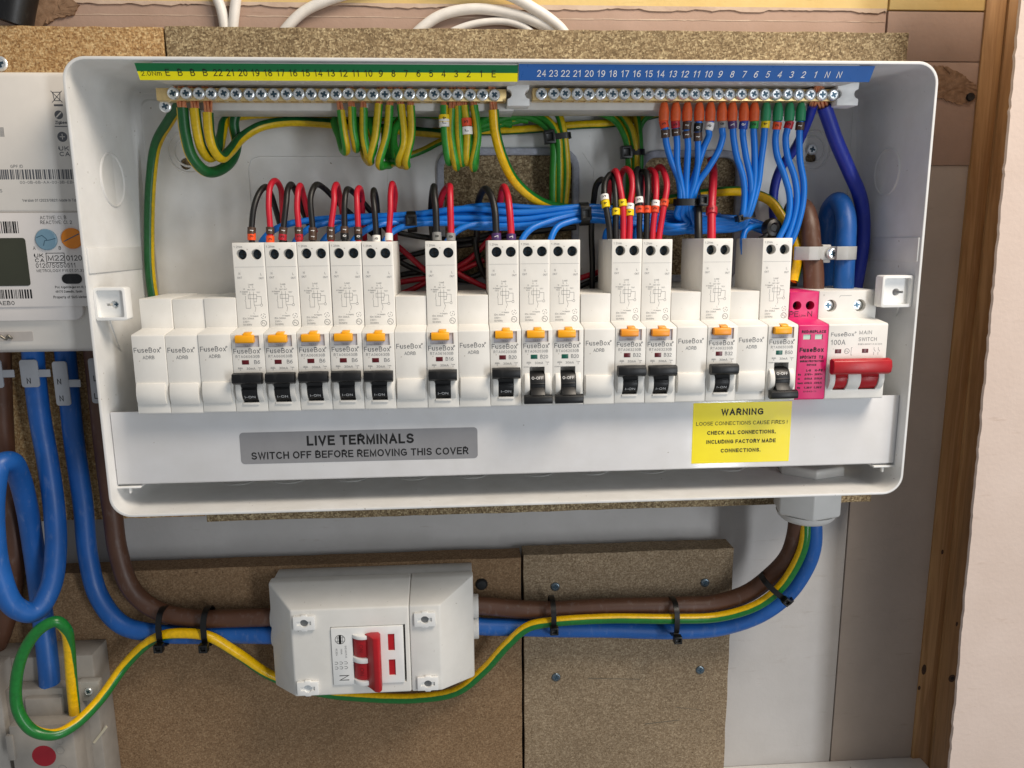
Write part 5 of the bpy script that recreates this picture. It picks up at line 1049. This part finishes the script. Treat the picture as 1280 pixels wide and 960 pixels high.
def flag(label, px0_, py0_, px1_, py1_, texts, Y=55):
    a, b = at(px0_, py0_, Y), at(px1_, py1_, Y); t = thing('cable_tag', label, 'cable tag', ((a.x+b.x)/2, Y, b.z), 'grey cable tags under the meter')
    G().prism_y(rrect(a.x, b.x, b.z, a.z, 1.8, 4), Y, Y+1.2).obj('plate', M['grey'], t, bevel=.3)
    G().box(b.x-1, b.x+7, Y+.2, Y+1.1, (a.z+b.z)/2-2.4, (a.z+b.z)/2+2.4).obj('strap', M['grey'], t, bevel=.4)
    s = Sheet((0, Y-.08, 0))
    for tx, px, py in texts: q = at(px, py, Y); s.text(tx, q.x, q.z, 3.6, 'cm', bold=.3)
    s.obj('lettering', M['ink_black'], t)
flag('grey tag with one N on the coiled blue tail', 23, 450, 50, 484, [('N', 36, 476)])
flag('grey tag with two stacked N letters on the straight blue tail', 64, 452, 89, 507, [('N', 74, 477), ('N', 77, 498)])
flag('grey tag with two stacked L letters half hidden by the case', 109, 448, 132, 504, [('L', 119, 473), ('L', 120, 495)])
flag('grey tag at the far left edge on the brown tail', -20, 450, 5, 485, [])

# ================================================================== ISOLATOR BOX
IF = 35.0
t = thing('isolator_switch', 'small white chamfered isolator box with a red handle on the lower board', 'isolator', (118, BFRONT, -205))
fx0, fx1, fz1, fz0 = 67.8, 164.2, -139.4, -200.6
ox0, ox1, oz1, oz0 = 48.5, 186.2, -131.0, -207.0
L = lambda y, x0, x1, z0, z1: [(x0, y, z0), (x1, y, z0), (x1, y, z1), (x0, y, z1)]
def iso_piece(xa, xb_, name):
    # cover cut at the seam; left piece keeps the left chamfer, right piece the right one
    g = G(); l0 = max(ox0, xa); r0 = min(ox1, xb_)
    fl = fx0 if xa < fx0 else xa; fr = fx1 if xb_ > fx1 else xb_
    g.loft([L(BFRONT-16, l0, r0, oz0, oz1), L(60, l0, r0, oz0, oz1), L(IF, fl, fr, fz0, fz1)])
    return g
seam = at(512.5, 800, IF).x
swx0, swx1 = at(414, 800, IF-1).x, at(504, 800, IF-1).x; swz1, swz0 = at(455, 784, IF-1).z, at(455, 855, IF-1).z
me = iso_piece(0, seam-.12, '').mesh(mat=M['module'], bevel=1.2, seg=3, bang=12)
me = cut(me, [G().box(swx0-.3, swx1+1.4, IF-5, IF+12, swz0-.3, swz1+.5).mesh()])
link_mesh('cover', me, t, (0, 0, 0)); iso_piece(seam+.12, 400, '').obj('end_cover', M['module'], t, bevel=1.2, bang=12)
G().box(ox0+1.5, ox1-.6, BFRONT-15.9, BFRONT-.05, oz0+1, oz1-.8).obj('base', plain('isolator_base', 'cfcdc9', .45), t, bevel=.8)
# side bushings
for xx, zc in ((ox1-1, at(600, 757, 70).z), (ox1-1, at(600, 783, 70).z)): G().cyl((xx, 70, zc), (1, 0, 0), 8.3, 4.6, 24).obj('bushing', M['gland'], t, bevel=.5)
for xx, zc in ((ox0+1, at(335, 770, 70).z), (ox0+1, at(335, 793, 70).z)): G().cyl((xx, 70, zc), (-1, 0, 0), 8.0, 2.6, 24).obj('bushing', M['gland'], t, bevel=.5)
# four screw covers with keyhole openings
for i, (px, py) in enumerate(((380, 779), (531, 774.5), (385, 860.5), (535, 854.5))):
    c = at(px, py, IF-1.5); w2, h2 = 6.9, 4.7
    pm = G().prism_y([(c.x-w2, c.z-h2), (c.x-2.2, c.z-h2), (c.x-1.6, c.z-h2-.8), (c.x+1.6, c.z-h2-.8), (c.x+2.2, c.z-h2), (c.x+w2, c.z-h2), (c.x+w2, c.z+h2), (c.x+2.2, c.z+h2), (c.x+1.6, c.z+h2+.8), (c.x-1.6, c.z+h2+.8), (c.x-2.2, c.z+h2), (c.x-w2, c.z+h2)], IF-2.2, IF-.02).mesh(mat=M['clip'], bevel=.3)
    k = [G().cyl((c.x, IF-4, c.z), (0, 1, 0), 2.7, 3.2, 18).mesh(), G().box(c.x-4.6, c.x+4.6, IF-4, IF-.8, c.z-1.4, c.z+1.4).mesh()]
    link_mesh('screw_cover', cut(pm, k), t, (0, 0, 0))
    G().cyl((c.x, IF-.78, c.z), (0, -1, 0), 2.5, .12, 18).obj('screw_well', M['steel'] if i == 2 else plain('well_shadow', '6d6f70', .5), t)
# turned switch module inside, its print reads sideways
sw = G().box(swx0, swx1, IF-1.2, IF+11.5, swz0, swz1).mesh(mat=M['clip'], bevel=.4)
barx = at(473, 820, IF-6).x
sx = lambda px: at(px, 820, IF-1.5).x
sz = lambda py: at(455, py, IF-1.5).z
slots = [G().box(sx(441), sx(468), IF-4, IF+8, sz(820.5), sz(797)).mesh(), G().box(sx(441), sx(468), IF-4, IF+8, sz(848.5), sz(826.5)).mesh(), G().box(sx(485.5), sx(494), IF-4, IF-.2, sz(815), sz(794)).mesh(), G().box(sx(485.5), sx(494), IF-4, IF-.2, sz(846), sz(826)).mesh()]
link_mesh('switch_module', cut(sw, slots), t, (0, 0, 0))
for za, zb_ in ((815, 794), (846, 826)): G().box(sx(485.6), sx(493.9), IF-.45, IF-.1, sz(za)+.05, sz(zb_)-.05).obj('indicator_window', M['red'], t)
def arc_disc_z(g, z0, z1, cx, cy, r, a0, a1, n=12):
    pts = [(cx+r*math.sin(math.radians(a0+(a1-a0)*i/n)), cy-r*math.cos(math.radians(a0+(a1-a0)*i/n))) for i in range(n+1)]
    pr = [(pts[0][0], cy+3)]+pts+[(pts[-1][0], cy+3)]
    g.loft([[(x, y, z0) for x, y in pr], [(x, y, z1) for x, y in pr]])
cxd = sx(455)
g = G()
for a, b in ((797, 792.5), (826.5, 820.5), (854, 848.5)): arc_disc_z(g, sz(a), sz(b), cxd, IF+4, 8.9, -60, 60)
g.obj('cheek', M['clip'], t, bevel=.3, bang=50)
g = G()
for a, b in ((820.3, 797.2), (848.3, 826.7)): arc_disc_z(g, sz(a)+.1, sz(b)-.1, cxd, IF+4, 7.6, -62, 62)
h = g.obj('handle', M['red'], t, bevel=.2, bang=50)
g = G(); pr = [(sx(457), IF-2.5), (sx(463), IF-6), (sx(469), IF-10), (sx(475), IF-10.8), (sx(477.5), IF-8.5), (sx(477), IF-3), (sx(472), IF+1)]
zt1, zt0 = sz(791), sz(857)
g.loft([[(x, y, zt0) for x, y in pr], [(x, y, zt1) for x, y in pr]]); g.obj('handle_bar', M['red'], h, bevel=.6, bang=35)
so = Sheet((0, IF-3.72, 0))
for py in (808.5, 837.5): so.text('ON', sx(452.5), sz(py), 2.6, 'cm', rot=-math.pi/2, width=5.4)
so.obj('lettering', plain('moulded_on', '7d0d16', .5), h, org=origin(t))
s = Sheet((0, IF-1.28, 0))
zc = sz(798.5); xc = sx(426)
s.ring(xc, zc, 3.3, .3, 22)
for k in (-1.6, 0, 1.6): s.line(xc+k, zc-math.sqrt(10.5-k*k)+.2, xc+k, zc+math.sqrt(10.5-k*k)-.2, .22)
s.rect(xc-.8, xc+.8, zc-3.1, zc+3.1); s.line(xc-3, zc+1.2, xc+3, zc+1.2, .2); s.line(xc-3, zc-1.2, xc+3, zc-1.2, .2)
s.text('WS102T/2', sx(432.5), sz(814), 1.1, 'cm', rot=-math.pi/2, width=8.6); s.text('100A', sx(427), sz(813.5), 1.1, 'cm', rot=-math.pi/2, width=4); s.text('AC22A', sx(421), sz(814), 1.1, 'cm', rot=-math.pi/2, width=5)
for a, b in ((432, 828), (426, 828), (420, 828), (432, 834), (426, 834), (420, 834)):
    x_, z_ = sx(a), sz(b); s.path([(x_-1, z_+.9), (x_+.4, z_+.9), (x_+1, z_), (x_+.3, z_-.8), (x_-1, z_-.6)], .22)
q = (sx(429), sz(846.5)); s.path([(q[0]-2.8, q[1]+1.6), (q[0]+2.8, q[1]+1.6), (q[0]-2.8, q[1]-1.6), (q[0]+2.8, q[1]-1.6)], .6)
s.obj('lettering', M['ink_black'], t)

# ================================================================== ELECTRICITY METER
YM = 25.0
mzt, mzb = at(40, 89, YM).z, at(50, 441, YM+6).z
mx0, mx1 = -150, -27.5
t = thing('electricity_meter', 'cream electricity meter with a dark display left of the case', 'electricity meter', ((mx0+mx1)/2, BFRONT, mzb))
z_a = at(40, 265, YM).z; z_b = at(40, 384, YM).z; z_c = at(40, 401, YM).z
G().prism_x([(BFRONT-.1, mzt), (YM+3, mzt), (YM+.8, mzt-.8), (YM, mzt-3), (YM, z_a+.6), (YM+1.4, z_a), (YM+1.4, z_b), (YM+4, z_b-.5), (YM+4, mzb+6), (YM+6, mzb+2), (YM+11, mzb), (BFRONT-.1, mzb)], mx0, mx1).obj('body', M['meter'], t, bevel=.8, bang=30)
G().box(mx0+.5, mx1-.6, YM-.1, YM+1.3, z_b+.2, z_a-.4).obj('label_plate', M['meter2'], t, bevel=.3)
# stepped lip below the label plate with rounded corner
xr = at(104, 392, YM+1).x
G().prism_y(rrect(mx0+.6, xr, z_c, z_b+6, 5.5, 6), YM+.9, YM+3.9).obj('lip', M['meter2'], t, bevel=.4)
A, B2 = at(-20, 297.5, YM), at(31.5, 297.5, YM); A2, B3 = at(-20, 357.5, YM), at(39, 357.5, YM)
lc = rrect(A.x-20, (B2.x+B3.x)/2, (A2.z+B3.z)/2, (A.z+B2.z)/2, 1.6, 4)
G().prism_y(lc, YM-.45, YM-.05).obj('display', M['lcd'], t, bevel=.15)
def meter_btn(px, py, r, mat, kind):
    c = at(px, py, YM-.1); o = G().lathe(c, (0, -1, 0), [(r, 0), (r, .9), (r-.5, 1.3), (.01, 1.3)], 28).obj('button', mat, t)
    s = Sheet(c+Vector((0, -1.36, 0)))
    if kind: s.line(-r*.75, -r*.3, r*.8, r*.45, .5)
    else:
        s.path([(-r*.8, r*.2), (-r*.3, r*.4), (r*.05, r*.1), (r*.1, -.1)], .4); s.path([(-r*.25, -r*.55), (-r*.1, -r*.1), (r*.4, -.2), (r*.9, r*.1)], .4)
    s.obj('groove', plain('groove_shade', '6b4420' if kind else '3f5f72', .5), o, org=origin(t))
meter_btn(58.5, 299.5, 5.9, M['sky_button'], 0); meter_btn(90.5, 298, 5.8, M['orange2'], 1)
a, b = at(77.5, 342.5, YM), at(103.5, 354.5, YM); G().prism_y(rrect(a.x, b.x, b.z, a.z, abs(a.z-b.z)/2-.05, 6), YM-1.0, YM-.1).obj('infrared_port', M['black'], t, bevel=.3)
# sealing slot on the lower cover
a, b = at(-30, 415.5, YM+4), at(42, 426, YM+4); G().prism_y(rrect(a.x, b.x, b.z, a.z, .5, 2), YM+3.8, YM+4.1).obj('seal_slot', plain('slot_shade', 'bdb6b0', .5), t)
q = at(6, 421, YM+3)
link_mesh('seal_wire', tube_mesh(spline([q+Vector((-12, 0, 1)), q+Vector((-6, -1.5, -1)), q+Vector((-2, -2.5, 1.2)), q+Vector((1.5, -1.5, -1.2)), q+Vector((3, -2, .8)), q+Vector((4.2, -1, -.8)), q+Vector((2, 0, 0))], 6), .75, 8, origin(t), plain('seal_wire_metal', '8b857a', .4, metal=.8)), t)
s = Sheet((0, YM-.16, 0)); s0 = Sheet((0, YM-.06, 0))
def MT(tx, px, py, h, wd=None, al='lm', bold=0, sh=None):
    q = at(px, py, YM); (sh or s).text(tx, q.x, q.z, h, al, width=wd, bold=bold)
k = 1/2.0
def pw(px): return px*(CY*-1+YM)/F_PX
MT('ACTIVE: Cl. B', 50, 272, 1.9, pw(30)); MT('REACTIVE: Cl. 2', 50.5, 278, 1.9, pw(36)); MT('A', 43, 310, 1.9, None, 'cm'); MT('B', 75, 310, 1.9, None, 'cm')
for (tx, px, py) in (('UK', 43, 319.5), ('CA', 44, 325.5)): MT(tx, px, py, 2.2, pw(11), bold=.25)
MT('M22', 60, 322.5, 3.0, pw(19), bold=.1); a, b = at(57.5, 316.5, YM), at(81.5, 328, YM); s.path([(a.x, a.z), (b.x, a.z), (b.x, b.z), (a.x, b.z), (a.x, a.z)], .35)
MT('0120', 83, 322.5, 3.0, pw(18), bold=.1); MT('0120/SGS0511', 45, 332, 2.6, pw(46)); MT('METROLOGY FW:01.01.33', 46, 338.5, 1.6, pw(55))
MT('Pol. Ugaldeguren III, Parcela', 69, 359, 1.3, pw(48), bold=.1); MT('48170 Zamudio, Spain', 69.5, 364.5, 1.3, pw(31), bold=.1); MT('Property of SMS Meter Assets', 67, 371.5, 1.5, pw(52), bold=.12); MT('AEB0', -2, 379, 2.3, pw(19), bold=.1)
def barcode(sh, xa, ya, xb_, yb_, seed):
    rr = random.Random(seed); a, b = at(xa, ya, YM), at(xb_, yb_, YM); x = a.x
    while x < b.x:
        w_ = rr.choice((.28, .28, .5, .75, .95)); sh.rect(x, min(x+w_, b.x), b.z, a.z); x += w_+rr.choice((.3, .3, .5, .7))
barcode(s, -30, 277, 24, 291.5, 2); barcode(s, -30, 362.5, 41.5, 373, 3)
s.obj('plate_lettering', M['ink_black'], t)
barcode(s0, -30, 212, 95, 224, 1)
barcode(s0, -30, 159, 6, 171, 5)
MT('GPF ID', 13, 208, 1.6, pw(14), sh=s0); MT('00-0B-6B-AA-00-3B-EB-55', 25, 228, 1.5, pw(68), sh=s0); MT('Version 01 (2023/0821) Made in Taiwan', 28, 250.5, 1.5, pw(68), sh=s0, bold=.08); MT('S', 0, 238.5, 1.8, sh=s0)
for tx, px, py in (('UK', 73.5, 185.5), ('CA', 74.5, 192.5)): MT(tx, px, py, 2.3, pw(12), sh=s0, bold=.3)
q = at(73.5, 143.5, YM); s0.disc(q.x, q.z, 2.3); q = at(78, 171, YM); s0.disc(q.x, q.z, 2.7); MT('Zigbee', 69, 153, 1.7, pw(13), sh=s0, bold=.25)
a = at(68.5, 158, YM); s0.line(a.x, a.z, a.x+pw(14), a.z, .5); a = at(67.5, 131.5, YM); s0.line(a.x, a.z, a.x+pw(10), a.z, 1.0)
q = at(71, 121, YM); s0.path([(q.x-2.0, q.z+2.4), (q.x-1.4, q.z-2.0), (q.x+1.4, q.z-2.0), (q.x+2.0, q.z+2.4), (q.x-2.0, q.z+2.4)], .35); s0.path([(q.x-2.8, q.z+3), (q.x+2.6, q.z-2.8)], .35); s0.path([(q.x+2.8, q.z+3), (q.x-2.6, q.z-2.8)], .35)
s0.obj('body_lettering', M['ink'], t)
sw_ = Sheet((0, YM-.1, 0)); q = at(73.5, 143.5, YM); sw_.path([(q.x-1.2, q.z-1.1), (q.x+1.1, q.z+1.1)], .7); q = at(78, 171, YM); sw_.path([(q.x-1.2, q.z), (q.x+1.2, q.z)], .4); sw_.path([(q.x, q.z-1.2), (q.x, q.z+1.4)], .4)
sw_.obj('emblem', M['meter'], t)

# ================================================================== SERVICE CUTOUT (lower left)
YC = 37.0
t = thing('service_cutout', 'grey service cutout block with a red dot at the bottom left', 'cutout', (-95, BFRONT, -420))
def bxp(name, pa, pb, y0, y1, mat=M['cutout'], bev=1.0, ext=0):
    a, b = at(*pa, y0), at(*pb, y0); return G().box(a.x, b.x, y0, y1, b.z-ext, a.z).obj(name, mat, t, bevel=bev)
bxp('base', (-60, 826, 0)[:2], (132, 960), 62, BFRONT-.1, ext=80)
bxp('carrier_block', (-60, 866), (108, 960), 51, 61.9, ext=80)
bxp('fuse_carrier', (10, 908), (99, 975), YC, 50.9, ext=60)
bxp('neutral_block', (-60, 838), (14, 960), 46, 61.8, plain('paler_cutout', 'aca69e', .5, var=.05), ext=80)
bxp('cable_seat', (30, 874), (80, 905), 47, 60)
bxp('side_lug', (96, 853), (126, 876), 56, 61.9, plain('clear_lug', 'b0aca4', .3), 1.0)
a = at(111, 864, 55.8); screw(t, a, 2.6, 1.2)
a = at(13, 935, YC-1); G().box(a.x-2.2, a.x+2.2, YC-1.5, YC+4, a.z-9, a.z+9).obj('latch', M['cutout'], t, bevel=.5)
a = at(55, 945, YC-.1); sd = Sheet((0, YC-.08, 0)); sd.disc(a.x, a.z, 7.6, 30); sd.obj('red_dot', M['sticker_red'], t)
for px, py in ((74.5, 926.5), (76, 937.5), (79, 960)):
    a = at(px, py, YC); G().lathe((a.x, YC+.1, a.z), (0, -1, 0), [(2.7, 0), (2.7, .35), (2.3, .35), (2.2, 0)], 18, False).obj('moulded_ring', M['cutout'], t)
a = at(120, 915, 61.9); G().loft([[(a.x-3, 61.5, a.z-8), (a.x-1.5, 61.5, a.z-8.6), (a.x+8, 61.5, a.z+3), (a.x+7, 61.5, a.z+4.5)], [(a.x-3, 62.5, a.z-8), (a.x-1.5, 62.5, a.z-8.6), (a.x+8, 62.5, a.z+3), (a.x+7, 62.5, a.z+4.5)]]).obj('seal_tag', plain('pale_tag', 'c9c2ac', .5), t)

# ================================================================== CABLES ABOVE THE BOARD
WG = 'white cables above the board'
YW = 105.9
for lb, pts, r in (('white cable, left one of the close pair dropping behind the board', [(262, -60, YW), (270, -10, YW), (276, 12, YW), (282, 40, YW), (285, 75, YW)], 3.3),
                   ('white cable, right one of the close pair dropping behind the board', [(300, -60, YW), (296, -10, YW), (293, 12, YW), (291, 40, YW), (290, 75, YW)], 3.3),
                   ('white cable rising in a lazy curve left of the middle', [(330, 75, YW), (356, 38, YW), (378, 15, YW), (408, 1, YW), (450, -12, YW), (520, -30, YW)], 3.4),
                   ('white cable arching lowest above the board in the middle', [(490, 75, YW), (526, 37, YW), (552, 19, YW), (590, 11, YW), (630, 14, YW), (668, 27, YW), (700, 44, YW), (730, 80, YW)], 3.5),
                   ('white cable passing behind the arch and down at its right end', [(540, -30, YW-3), (600, -16, YW-4), (640, -4, YW-4), (668, 10, YW-3), (690, 25, YW-3), (705, 42, YW-2), (720, 75, YW-1)], 3.6),
                   ('thin white cable lying under the arch behind the board edge', [(520, 75, YW+1), (560, 42, YW+1), (600, 28, YW+1), (640, 29, YW+1), (665, 42, YW+1), (690, 75, YW+1)], 2.4)):
    cable('white_cable', lb, 'cable', pts, r, M['white_cable'], WG)
q1, q2 = at(22, -40, 92), at(16, 30, 92)
t = cable('black_conduit', 'black flexible conduit at the top left corner', 'conduit', [(36, -60, 92), (26, -25, 92), (20, 5, 92), (15, 29, 92)], 11.5, M['black'], None, n=24)
